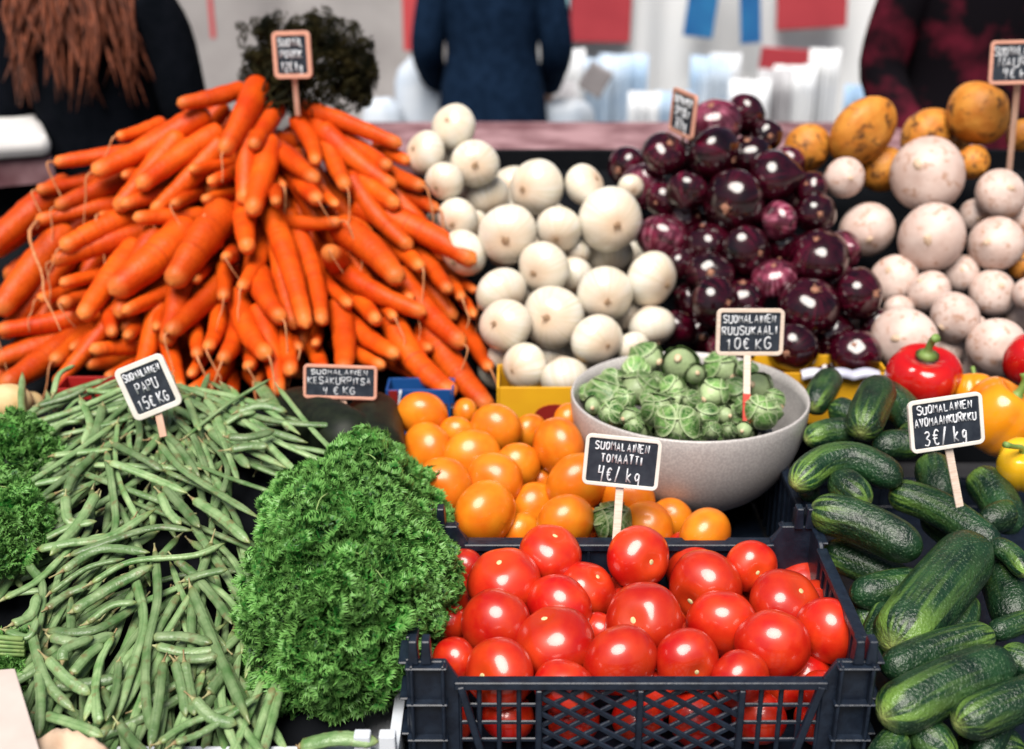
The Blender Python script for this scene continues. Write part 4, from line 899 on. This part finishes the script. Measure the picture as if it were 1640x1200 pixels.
def mound_pts(c, rad, n, front=True, depthj=.24, seed=1, bumps=.34):
    rs = random.Random(seed); out = []; cs = [(Vector((rs.gauss(0,1), rs.gauss(0,1), rs.gauss(0,1))).normalized(), rs.uniform(.4, 1)) for _ in range(26)]
    while len(out) < n:
        d = Vector((rs.gauss(0, 1), rs.gauss(0, 1), rs.gauss(0, 1))).normalized()
        if d.z < -.45 or d.y > .75: continue
        b = max((max(0, 1 - (d - q).length / .42)) * s for q, s in cs)
        k = 1 - depthj * rs.random() ** 1.5 + bumps * (b - .35) + .06 * math.sin(d.x * 3 + seed) * math.cos(d.z * 4) - .10 * max(0, d.y + .2) * abs(d.x) - .05 * max(0, d.y)
        p = Vector((d.x * rad[0], d.y * rad[1], d.z * rad[2])) * k + c
        nn = Vector((d.x / rad[0], d.y / rad[1], d.z / rad[2])).normalized(); out.append((p, nn))
    return out
def parsley(name, c, rad, n, size, label, seed, group='curly parsley bunches'):
    t = empty(name, (c.x, c.y, c.z - rad[2] * .6)); tag(t, label, 'parsley', group)
    base = Vector(t.location); pn = [(p - base, q) for p, q in mound_pts(c, rad, n, seed=seed)]
    mb, _ = bunch('leaves', M['parsley'], pn, size, SPT); VV, FF, UU = np.concatenate(mb.v), mb.f, np.concatenate(mb.uv)
    pn2 = [(p - base, q) for p, q in mound_pts(c, [r_ * 1.03 for r_ in rad], n // 4, depthj=.06, seed=seed)]
    mb2, _ = bunch('leaves', M['parsley'], pn2, size * 1.35, SPT, .8); mb.add(np.concatenate(mb2.v), mb2.f, np.concatenate(mb2.uv)); mb.build('leaves', M['parsley'], t, False)
    rs = random.Random(seed)
    for (p, q) in rs.sample(pn, max(8, n // 40)):
        mb = MB()
        st = p + q * size * .6; a = Vector((rs.uniform(-1, 1), rs.uniform(-1, 1), rs.uniform(-1, .3))).normalized(); a = (a - q * a.dot(q)).normalized()
        mb.tube(smooth_path([st, st + a * size * 1.0 + q*size*.15, st + a * size * 2.0 - q * size * .4], 6), [.0006, .0008, .0009, .001, .0011, .0011], 5); mb.build('stalk', M['parsley_stem'], t)
    mb = MB(); mb.lathe([(a, b) for a, b in prof_ball(16, 1)], 24); o = mb.build('inner_leaves', M['parsley'], t); o.scale = (rad[0]*.86, rad[1]*.86, rad[2]*.86); o.location = c - base
    return t
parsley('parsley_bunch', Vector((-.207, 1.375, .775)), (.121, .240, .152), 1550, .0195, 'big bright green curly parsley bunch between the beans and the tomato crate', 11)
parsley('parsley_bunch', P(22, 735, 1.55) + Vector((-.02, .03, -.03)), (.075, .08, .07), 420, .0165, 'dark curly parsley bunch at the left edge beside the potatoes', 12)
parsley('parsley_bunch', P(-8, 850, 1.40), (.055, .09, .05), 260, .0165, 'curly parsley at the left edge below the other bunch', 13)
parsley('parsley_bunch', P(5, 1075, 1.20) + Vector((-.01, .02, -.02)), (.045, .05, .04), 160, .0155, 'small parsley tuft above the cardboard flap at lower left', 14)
# bound stalks of the lower left parsley
t = empty('parsley_stalks', P(0, 1030, 1.23)); tag(t, 'cut pale parsley stalks poking in at the left edge over the beans', 'parsley')
for k in range(5):
    a = P(-40, 1022 + k*7, 1.21) - Vector(t.location); b = P(38 + rnd(-4, 5), 1024 + k * 6, 1.21) - Vector(t.location); mb = MB(); mb.tube([a, (a+b)/2 + Vector((0,0,.002)), b], .0032, 8); mb.build('stalk', M['parsley_stem'], t)
SPD = [sprig_template(340 + k, .45) for k in range(5)]
c = P(505, 128, 2.44); t = empty('carrot_greens', (c.x, c.y, c.z - .08)); tag(t, 'dark wilted feathery greens behind the top of the carrot heap', 'greens')
pn = [(p - Vector(t.location), q) for p, q in mound_pts(c, (.125, .09, .12), 520, depthj=.5, seed=20, bumps=.3)] + [(P(rnd(395, 470), rnd(90, 170), 2.44) - Vector(t.location), Vector((rnd(-1,1), -.3, 1))) for _ in range(60)]
pn += [(P(rnd(385, 450), rnd(45, 110), 2.44) - Vector(t.location), Vector((rnd(-1,1), -.3, 1))) for _ in range(22)]
mb, _ = bunch('fronds', M['dill'], pn, .024, SPD, .9); mb.build('fronds', M['dill'], t, False)
for k in range(22):
    mb = MB(); a = P(rnd(400, 520), rnd(165, 190), 2.33) - Vector(t.location); b = P(rnd(400, 585), rnd(60, 150), 2.42) - Vector(t.location)
    mb.tube(smooth_path([a, (a+b)/2 + Vector((rnd(-.02,.02), 0, rnd(0,.02))), b], 8), .0022, 5); mb.build('stalk', M['dill'], t)

# ------------------------------------------------------------------ price signs
G = {'S':[[(4,5.1),(3,6),(1,6),(0,5),(.4,3.7),(3.6,2.4),(4,1.2),(3,0),(1,0),(0,.8)]],'U':[[(0,6),(0,1.2),(1,0),(3,0),(4,1.2),(4,6)]],'O':[[(2,6),(.6,5.2),(0,3),(.6,.8),(2,0),(3.4,.8),(4,3),(3.4,5.2),(2,6)]],
'M':[[(0,0),(.5,6),(2,2.4),(3.5,6),(4,0)]],'A':[[(0,0),(2,6),(4,0)],[(.8,2.1),(3.2,2.1)]],'L':[[(0,6),(0,0),(3.4,0)]],'I':[[(1,6),(1,0)]],'N':[[(0,0),(.2,6),(3.8,0),(4,6)]],'E':[[(3.6,6),(0,6),(0,0),(3.6,0)],[(0,3.1),(3,3.1)]],
'R':[[(0,0),(0,6),(3,6),(4,5),(3,3.2),(0,3)],[(1.5,3),(4,0)]],'K':[[(0,6),(0,0)],[(3.8,6),(.2,2.6),(4,0)]],'T':[[(0,6),(4,6)],[(2,6),(2,0)]],'P':[[(0,0),(0,6),(3,6),(4,4.6),(3,3),(0,2.9)]],'V':[[(0,6),(2,0),(4,6)]],
'Ä':[[(0,0),(2,5.4),(4,0)],[(.8,2),(3.2,2)],[(1,6.6),(1.2,6.3)],[(2.8,6.6),(3,6.3)]],'0':[[(2,6),(.4,5),(.2,1.5),(2,0),(3.7,1.5),(3.6,5),(2,6)]],'1':[[(.6,4.8),(2,6),(2,0)]],'2':[[(.2,5),(2,6),(3.8,4.6),(0,0),(4,0)]],'3':[[(.2,5.6),(2.4,6),(3.6,4.7),(1.6,3.2),(3.8,2),(2.6,0),(0,.4)]],
'4':[[(.6,6),(0,3),(3.4,3.2)],[(3.4,6),(2.4,-1)]],'5':[[(4,6),(.8,6),(.4,3.4),(3,3.5),(3.8,1.6),(2,0),(0,.6)]],'€':[[(4,5.2),(2.6,6),(1.2,5),(.8,3),(1.4,.8),(2.8,0),(4,.8)],[(0,3.8),(3,3.9)],[(0,2.6),(2.8,2.7)]],'/':[[(3,6.4),(.6,-.6)]],
'k':[[(.4,6),(.2,0)],[(2.8,3.8),(.4,1.8),(3,0)]],'g':[[(3,3.4),(1.4,4),(.4,2.4),(1.4,.8),(3,2)],[(3,3.8),(2.8,-1.4),(1.2,-2),(.3,-1.2)]],'G':[[(4,5),(2.4,6),(.4,4.6),(.2,1.6),(2,0),(4,1),(4,2.8),(2.4,2.8)]],'-':[[(0,3),(3,3)]]}
def writing(lines, W, H, thick):
    mb = MB(); hs = [h for _, h, _ in lines]; gap = (H * .90 - sum(hs)) / max(1, len(hs) - 1); y = H * .45
    wd = lambda ch: 2.6 if ch == 'I' else 3.0 if ch == ' ' else 5.9
    for (txt, h, wid) in lines:
        adv = sum(wd(ch) for ch in txt); sx = wid / adv; x = -wid / 2; sy = h / 6; zb = y - h; drift = rnd(-.4, .4) * sy
        for n_, ch in enumerate(txt):
            jz = rnd(-.25, .25) * sy + drift * (n_ / len(txt) - .5) * 2; js = rnd(.88, 1.06)
            for st in G.get(ch, []):
                pts = [Vector((x + (p[0] * js + rnd(-.12, .12)) * sx, 0, zb + jz + (p[1] * js + rnd(-.14, .14)) * sy)) for p in st]
                if len(pts) > 2 and ch in 'SUO02358€Gg': pts = smooth_path(pts, len(pts) * 3)
                mb.tube(pts, [thick * rnd(.75, 1.15) for _ in pts], 5, nrm=(0, 1, 0))
            x += sx * wd(ch)
        y -= h + gap
    return mb
def rrect(w_, h_, r_, n=5):
    out = []
    for (cx, cz, a0) in ((w_/2 - r_, h_/2 - r_, 0), (-w_/2 + r_, h_/2 - r_, 90), (-w_/2 + r_, -h_/2 + r_, 180), (w_/2 - r_, -h_/2 + r_, 270)):
        for k in range(n + 1): a = R(a0 + 90 * k / n); out.append((cx + r_ * math.cos(a), cz + r_ * math.sin(a)))
    return out
def sign(px, py, y, wpx, hpx, roll, yaw, lean, lines, frame, label, foot, stake='stake', fr=.10, shear=0):
    c = P(px, py, y); k = depth(c) / FPX; W, H = wpx * k, hpx * k / math.cos(R(max(0, 25 - lean)))
    t = empty('price_sign', c); t.rotation_euler = (R(-lean), R(roll), R(yaw)); tag(t, label, 'price sign', 'chalkboard price signs')
    th = .006; f = fr * H
    out = rrect(W, H, .12 * H); inn = rrect(W - 2*f, H - 2*f, .04 * H); n = len(out)
    mb = MB(); V = []
    for yy in (-th/2, th/2):
        V += [(x, yy, z) for x, z in out] + [(x, yy, z) for x, z in inn]
    F = []
    for i in range(n):
        j = (i + 1) % n
        F += [(j, i, n+i, n+j), (2*n+i, 2*n+j, 3*n+j, 3*n+i), (i, j, 2*n+j, 2*n+i), (n+j, n+i, 3*n+i, 3*n+j)]
    mb.add(V, F); bevel(mb.build('frame', M[frame], t, False), .0009, 2)
    mb = MB(); mb.prism([(x, z) for x, z in rrect(W - 1.7*f, H - 1.7*f, .05*H)], -th*.18, th*.3, 'y'); mb.build('chalkboard', M['slate'], t, False)
    iw, ih = W - 2.3*f, H - 2.3*f
    ln = [(txt, ih * h, iw * wd) for txt, h, wd in lines]
    mb = writing(ln, iw, ih, max(.0006, ih * .0215)); o = mb.build('writing', M['chalk'], t); o.location = (0, -th*.18 - .0005, 0)
    # stake: from the back of the board down to its foot
    inv = t.rotation_euler.to_matrix().transposed(); ft = inv @ (P(*foot) - c)
    sw = .0105 if hpx > 60 else .010; a = Vector((ft.x * .12, th*.5 + .0022, -H * .30)); mb = MB(); mb.bar(a, ft, .003, sw, Vector((0, 1, 0)))
    bevel(mb.build('stake', M[stake], t, False), .0006, 1)
    if stake == 'stake_tip': pass
    return t, a, ft
sign(238, 620, 1.62, 84, 88, -21, 6, 14, [('SUOMALAINEN', .17, .98), ('PAPU', .25, .6), ('15€ KG', .26, .85)], 'frame_white', 'tilted white framed price sign reading PAPU standing in the beans', (262, 700, 1.60), 'stake')
sign(545, 612, 1.72, 118, 54, 2, 0, 12, [('SUOMALAINEN', .17, .86), ('KESÄKURPITSA', .24, .96), ('4 € KG', .27, .5)], 'frame_pink', 'pink framed price sign reading KESÄKURPITSA in front of the carrots', (557, 690, 1.70), 'stake', .09)
sign(996, 740, 1.455, 122, 82, 4, -5, 14, [('SUOMALAINEN', .19, .82), ('TOMAATTI', .20, .62), ('4€/ kg', .32, .66)], 'frame_white', 'white framed price sign reading TOMAATTI between red and orange tomatoes', (984, 905, 1.412), 'frame_pale', .075)
t, a, ft = sign(1201, 532, 1.72, 110, 74, 1.5, 4, 12, [('SUOMALAINEN', .20, .92), ('RUUSUKAALI', .22, .95), ('10€ KG', .30, .8)], 'frame_pale', 'pale framed price sign reading RUUSUKAALI stuck in the bowl of sprouts', (1195, 684, 1.645), 'frame_pale', .085)
mb = MB(); mb.bar(a.lerp(ft, .60), ft, .0036, .0112, Vector((0, 1, 0))); mb.build('dyed_tip', M['stake_red'], t, False)
sign(1515, 677, 1.44, 124, 84, -5.5, 8, 14, [('SUOMALAINEN', .18, .86), ('AVOMAANKURKKU', .19, .96), ('3€/ kg', .34, .70)], 'frame_white', 'white framed price sign reading AVOMAANKURKKU standing in the cucumbers', (1537, 812, 1.422), 'frame_pale', .075)
sign(468, 88, 2.30, 66, 70, -3, -14, 6, [('SUOMAL', .22, .9), ('PORKK', .22, .8), ('12€ kg', .26, .8)], 'frame_pink', 'pink framed price sign on top of the carrot heap before dark greens', (477, 185, 2.32), 'stake', .10)
sign(1094, 182, 2.28, 96, 66, 0, -75, 4, [('SUOMALAINEN', .20, .9), ('SIPULI', .24, .7), ('3€ kg', .28, .6)], 'frame_pink', 'price sign turned nearly edge on behind the red onions', (1094, 260, 2.33), 'stake', .09)
sign(1632, 100, 2.22, 92, 66, -2, -6, 8, [('SUOMALAINEN', .24, .98), ('NAURIS', .26, .8), ('4€ kg', .26, .6)], 'frame_pink', 'pink framed price sign above the rutabagas, cut off by the right edge', (1616, 275, 2.26), 'stake', .085)

# ------------------------------------------------------------------ background: counter, bags, tent walls
t = empty('back_counter', (.35, 3.1, 0)); tag(t, 'blurred counter with a rose cloth edge behind the white onions', 'counter')
mb = MB(); mb.box((0, 0, .98), (1.6, .44, .05)); bevel(mb.build('counter_top', M['counter_top'], t, False), .01)
mb = MB(); mb.box((0, .02, .475), (1.56, .38, .95)); mb.build('cabinet', M['rack'], t, False)
t = empty('side_counter', (-1.52, 2.95, -.06)); t.rotation_euler = (0, 0, R(24)); tag(t, 'blurred white topped counter at the left edge beside the dark coat', 'counter')
mb = MB(); mb.box((0, 0, 1.09), (.75, .5, .05)); bevel(mb.build('counter_top', M['white_top'], t, False), .02)
mb = MB(); mb.box((0, .02, 1.03), (.75, .50, .06)); mb.build('trim', M['counter_top'], t, False)
mb = MB(); mb.box((0, .04, .5), (.7, .42, 1.0)); mb.build('cabinet', M['rack'], t, False)
def tarp(name, xa, xb, y, z0, z1, mt, label, fold=.04, freq=14):
    mb = MB(); V = []; F = []; n = 90; m = 6
    for i in range(n + 1):
        x = lerp(xa, xb, i / n)
        for j in range(m + 1):
            V.append((x, y + fold * math.sin(i / n * freq + math.sin(i * .31) * 1.2 + j * .15) * (1 - .4 * j / m), lerp(z0, z1, j / m)))
    for i in range(n):
        for j in range(m): F.append((i*(m+1)+j, (i+1)*(m+1)+j, (i+1)*(m+1)+j+1, i*(m+1)+j+1))
    mb.add(V, F); o = mb.build(name, mt, origin=Vector(((xa + xb)/2, y, z0))); s = o.modifiers.new('thickness', 'SOLIDIFY'); s.thickness = .004
    return tag(o, label, 'tarpaulin')
tarp('tent_wall', .05, 2.6, 5.6, .02, 2.6, M['white_tarp'], 'blurred white tent wall of the stall opposite, hung with red cards', .05, 26)
tarp('tent_wall', -3.4, -.05, 6.4, .02, 2.7, M['grey_tarp'], 'blurred grey tent wall behind the carrots', .05, 20)
def card(px0, py0, px1, py1, y, mt, name, label, cat, roll=0, group=None):
    a, b = P(px0, py0, y), P(px1, py1, y); c = (a + b) / 2; mb = MB()
    rot = Matrix.Rotation(R(roll), 3, 'Y'); mb.box((0, 0, 0), (abs(b.x - a.x), .012, abs(a.z - b.z)), rot); o = mb.build(name, mt, None, False); o.location = c
    return bevel(tag(o, label, cat, group), .004)
card(912, -90, 1010, 68, 5.5, M['card_red'], 'red_card', 'large red card hanging left on the white tent wall', 'card', 1, 'red cards on the tent wall')
card(1250, -90, 1352, 46, 5.5, M['card_red'], 'red_card', 'large red card hanging at the upper right of the tent wall', 'card', -3, 'red cards on the tent wall')
card(1218, 78, 1310, 115, 5.48, M['card_red'], 'red_card', 'small flat red card below the right large one', 'card', 4, 'red cards on the tent wall')
card(850, -90, 915, 58, 5.5, M['cyan'], 'cyan_sheet', 'pale cyan sheet on the tent wall beside the navy coat', 'sheet')
card(1108, -90, 1148, 60, 5.45, M['bluebag'], 'blue_sheet', 'blue plastic strip on the tent wall, left of two', 'sheet', 6)
card(1190, -90, 1212, 70, 5.45, M['bluebag'], 'blue_sheet', 'narrower blue plastic strip on the tent wall, right of two', 'sheet', -5)
card(640, -120, 702, 82, 5.0, M['coral'], 'coral_banner', 'coral red banner left of the navy coat', 'banner')
card(322, -120, 346, 62, 5.2, M['coral'], 'coral_banner', 'narrow coral red banner right of the auburn hair', 'banner')
def bag(px, py, wpx, hpx, y, mt, name, label, seed, cat='bag', group='white bags in the background', flare=0):
    c = P(px, py, y); k = depth(c) / FPX; w_, h_ = wpx * k / 2, hpx * k; rs = random.Random(seed); ph = [rs.uniform(0, 6) for _ in range(5)]
    mb = MB(); pr = [(.001, 0), (.7, .0), (.95, .06), (1, .25), (.97, .5), (.88, .75), (.7, .9), (.45, .98), (.42, 1.0), (.001, .99)]
    mb.lathe([(r_ * w_, z * h_) for r_, z in pr], 30, lambda a, r_, z, u: (r_ * (1 + .10 * math.sin(3*a + ph[0] + z*9) + .06 * math.sin(7*a + ph[1]) * u + flare * (1 - u)), z + h_ * .04 * math.sin(2*a + ph[2]) * u))
    o = mb.build(name, mt); o.location = c - Vector((0, 0, h_ / 2)); o.scale = (1, .6, 1); return tag(o, label, cat, group)
bag(668, 160, 78, 130, 4.6, M['bag'], 'carrier_bag', 'tall white carrier bag standing left of the navy coat', 1)
bag(612, 200, 70, 80, 4.5, M['bag'], 'carrier_bag', 'low white carrier bag beside the dark greens', 2)
bag(905, 190, 90, 60, 4.6, M['bag'], 'carrier_bag', 'squat white bag right of the navy coat', 3)
rs_b = random.Random(5); words = ['slim', 'creased', 'sagging', 'wide', 'plain', 'folded', 'crumpled', 'narrow', 'loose', 'long', 'short', 'lopsided', 'rumpled', 'thin']
M['cloth_blue'] = mat('pale blue cloth', (0.36, 0.52, 0.72), 0.7, (0.62, 0.72, 0.84), 5)
M['cloth_grey'] = mat('grey cloth', (0.34, 0.33, 0.36), 0.7, (0.56, 0.57, 0.60), 5)
M['cloth_white'] = mat('white cloth', (0.86, 0.88, 0.90), 0.6, (0.76, 0.80, 0.86), 5)
for k in range(14):
    px_ = 880 + k * 41 + rs_b.uniform(-8, 8); mt_ = rs_b.choice(['cloth_white', 'cloth_blue', 'cloth_grey', 'cloth_white', 'cloth_white'])
    cw = mt_.split('_')[1].replace('blue', 'pale blue'); y_ = 5.1 + .07 * (k % 4); a_ = P(px_ - rs_b.uniform(16, 42), 100, y_); b_ = P(px_ + rs_b.uniform(16, 42), 100, y_)
    z1 = P(px_, rs_b.uniform(75, 150), y_).z; o = tarp('hanging_cloth', a_.x, b_.x, y_, .25, z1, M[mt_], f'{words[k]} {cw} cloth hanging low before the tent wall, {ORD[k]} from left', .03, rs_b.uniform(5, 11))
    o['category'] = 'cloth'; o['group'] = 'cloths hanging before the tent wall'
bag(1458, 5, 56, 120, 3.4, M['orangecloth'], 'orange_sleeve_shape', 'orange cloth bag hanging by the wine checked coat', 7, 'bag', None)  # bag shape standing in for an orange sleeve and hand
t = card(935, 105, 972, 150, 4.4, M['greybox'], 'grey_box', 'tilted grey box standing among the white bags', 'box', 30); t.scale = (1, 8, 1)

# ------------------------------------------------------------------ people (blurred, beyond the stall)
def person(x, y, face, coat, hair_m, label, height=1.68, long_hair=False, coat_len=.75, flare=.0):
    t = empty('person', (x, y, 0)); t.rotation_euler = (0, 0, face); tag(t, label, 'person'); s = height / 1.7
    # continuous body grown by a skin modifier (facing -Y locally)
    J = []; E = []; RD = []
    def j(p, r, par=None):
        J.append(tuple(c * s for c in p)); RD.append(r * s)
        if par is not None: E.append((par, len(J) - 1))
        return len(J) - 1
    pel = j((0, 0, .92), .125); sp = j((0, .01, 1.10), .115, pel); ch = j((0, .01, 1.28), .13, sp); nk = j((0, .015, 1.43), .055, ch); hd0 = j((0, 0, 1.50), .07, nk); hd1 = j((0, -.005, 1.59), .095, hd0); j((0, .005, 1.66), .07, hd1)
    for sg in (-1, 1):
        sh = j((sg*.17, .015, 1.37), .058, ch); el = j((sg*.235, .03, 1.11), .042, sh); wr = j((sg*.22, -.14, .95), .028, el); pm = j((sg*.21, -.20, .915), .030, wr)
        for k in range(4):
            f1 = j((sg*(.185 + .016*k), -.245 - .004*(k in (1, 2)), .895), .0095, pm); f2 = j((sg*(.185 + .015*k), -.27, .868), .0085, f1); j((sg*(.185 + .014*k), -.272 + .004*k, .845), .0075, f2)
        th = j((sg*.175, -.205, .90), .011, pm); j((sg*.158, -.235, .885), .009, th)
        hp = j((sg*.095, 0, .85), .09, pel); kn = j((sg*.10, -.01, .48), .058, hp); an = j((sg*.10, .01, .09), .042, kn); j((sg*.11, -.13, .035), .035, an)
    me = bpy.data.meshes.new('body'); me.from_pydata(J, E, []); me.update(); b = bpy.data.objects.new('body', me); col.objects.link(b); b.parent = t
    sk = b.modifiers.new('skin', 'SKIN'); sk.use_smooth_shade = True
    for v, r_ in zip(me.skin_vertices[0].data, RD): v.radius = (r_, r_)
    me.skin_vertices[0].data[0].use_root = True
    ss = b.modifiers.new('sub', 'SUBSURF'); ss.levels = 1; ss.render_levels = 2; me.materials.append(M['skin'])
    # head shell with face
    mb = MB(); mb.lathe([(r_*.098*s, z*.125*s) for r_, z in prof_ball(16, 1)], 24, lambda a, r_, z, u: (r_ * (1 - .12 * (u > .6) * (u - .6)), z)); 
    o = mb.build('head', M['skin'], t); o.location = (0, -.01*s, 1.585*s)
    for sg in (-1, 1):
        mb = MB(); mb.lathe([(r_*.014*s, z*.014*s) for r_, z in prof_ball(8, 1)], 10); mb.build('eye', M['eye'], o).location = (sg*.034*s, -.088*s, .0)
        mb = MB(); mb.lathe([(r_*.03*s, z*.034*s) for r_, z in prof_ball(8, 1)], 10); e = mb.build('ear', M['skin'], o); e.location = (sg*.098*s, .01*s, -.01*s); e.scale = (.35, .8, 1)
    mb = MB(); mb.tube([(0, -.092*s, .012*s), (0, -.112*s, -.025*s), (0, -.098*s, -.036*s)], [.008*s, .014*s, .012*s], 8); mb.build('nose', M['skin'], o)
    mb = MB(); mb.tube([(-.024*s, -.083*s, -.062*s), (0, -.093*s, -.06*s), (.024*s, -.083*s, -.062*s)], [.003*s, .007*s, .003*s], 8); mb.build('mouth', M['lip'], o)
    # coat: torso loft
    mb = MB(); n = 36; zs = [(coat_len, .19 + flare, .15 + flare*.7), (.95, .185 + flare*.5, .145 + flare*.3), (1.10, .17, .13), (1.25, .19, .135), (1.34, .205, .125), (1.395, .175, .10), (1.43, .10, .075), (1.46, .066, .062)]
    V = []; F = []
    for q in range(25):
        f = q / 24 * (len(zs) - 1); i = min(int(f), len(zs) - 2); f -= i; z, a_, b_ = [lerp(zs[i][k], zs[i+1][k], f) for k in range(3)]
        for k in range(n):
            an = k / n * 6.2832; fold = 1 + (.03 * math.sin(5*an + z*5) + .02*math.sin(9*an - z*11)) * max(0, 1.4 - z)
            V.append((a_*s*math.cos(an)*fold, b_*s*math.sin(an)*fold + .01, z*s))
    for q in range(24):
        for k in range(n): F.append((q*n+k, q*n+(k+1) % n, (q+1)*n+(k+1) % n, (q+1)*n+k))
    mb.add(V, F); o = mb.build('coat', coat, t); so_ = o.modifiers.new('thickness', 'SOLIDIFY'); so_.thickness = .006
    for sg in (-1, 1):
        mb = MB(); mb.tube(smooth_path([Vector((sg*.15, .015, 1.385))*s, Vector((sg*.205, .02, 1.30))*s, Vector((sg*.242, .03, 1.12))*s, Vector((sg*.232, -.06, 1.02))*s, Vector((sg*.222, -.13, .955))*s], 18), [v*s for v in np.linspace(.078, .046, 18)], 16); mb.build('sleeve', coat, t)
        mb = MB(); mb.tube([Vector((sg*.085, 0, .95))*s, Vector((sg*.095, -.01, .70))*s, Vector((sg*.10, -.01, .48))*s, Vector((sg*.10, .01, .10))*s], [.10*s, .098*s, .075*s, .06*s], 16); mb.build('trouser_leg', M['trousers'], t)
        mb = MB(); mb.tube([Vector((sg*.105, .06, .045))*s, Vector((sg*.105, .0, .05))*s, Vector((sg*.112, -.10, .035))*s, Vector((sg*.113, -.17, .03))*s], [.03*s, .047*s, .040*s, .02*s], 12); mb.build('shoe', M['rack'], t)
    # hair
    mb = MB(); mb.lathe([(r_*.112*s, z*.135*s) for r_, z in prof_ball(16, 1)[:11]], 28, lump(9, .03)); hr = mb.build('hair', hair_m, t); hr.location = (0, .02*s, 1.60*s)
    if long_hair:
        mb = MB(); rs = random.Random(4)
        for k in range(130):
            a = rs.uniform(-.35, math.pi + .35); q = rs.uniform(.8, 1); x0, y0 = .10*math.cos(a)*q, .02 + .10*math.sin(a)*q; ex = 1.0 + rs.uniform(.0, .35); L = rs.uniform(.26, .47)
            mb.tube(smooth_path([Vector((x0, y0, 1.64))*s, Vector((x0*1.25, y0*1.15 + .02, 1.50))*s, Vector((x0*ex*1.2 + rs.uniform(-.03, .03), y0 + .055, 1.60 - L*.6))*s, Vector((x0*ex*1.25 + rs.uniform(-.06, .06), y0 + .06 + rs.uniform(-.01, .03), 1.60 - L))*s], 12), [v*s for v in (.010,.012,.013,.013,.013,.013,.012,.011,.010,.008,.005,.002)], 6, flat=.6)
        mb.build('long_hair', hair_m, t)
    return t
pc = P(150, 60, 3.15); person(pc.x, 3.15, R(8), M['black_coat'], M['hair_red'], 'person in a black coat with long auburn hair, seen from behind at left', 1.63, True, .70)
bpy.data.objects['person'].rotation_euler[2] = R(172)
pc = P(788, 60, 4.5); person(pc.x, 4.5, R(180), M['navy_coat'], M['hair_dark'], 'person in a flared navy coat standing beyond the counter', 1.60, False, .70, .03)
pc = P(1560, 60, 3.4); person(pc.x, 3.4, R(15), M['plaid'], M['hair_dark'], 'person in a wine and black checked coat at the right', 1.72, False, .72, .03)
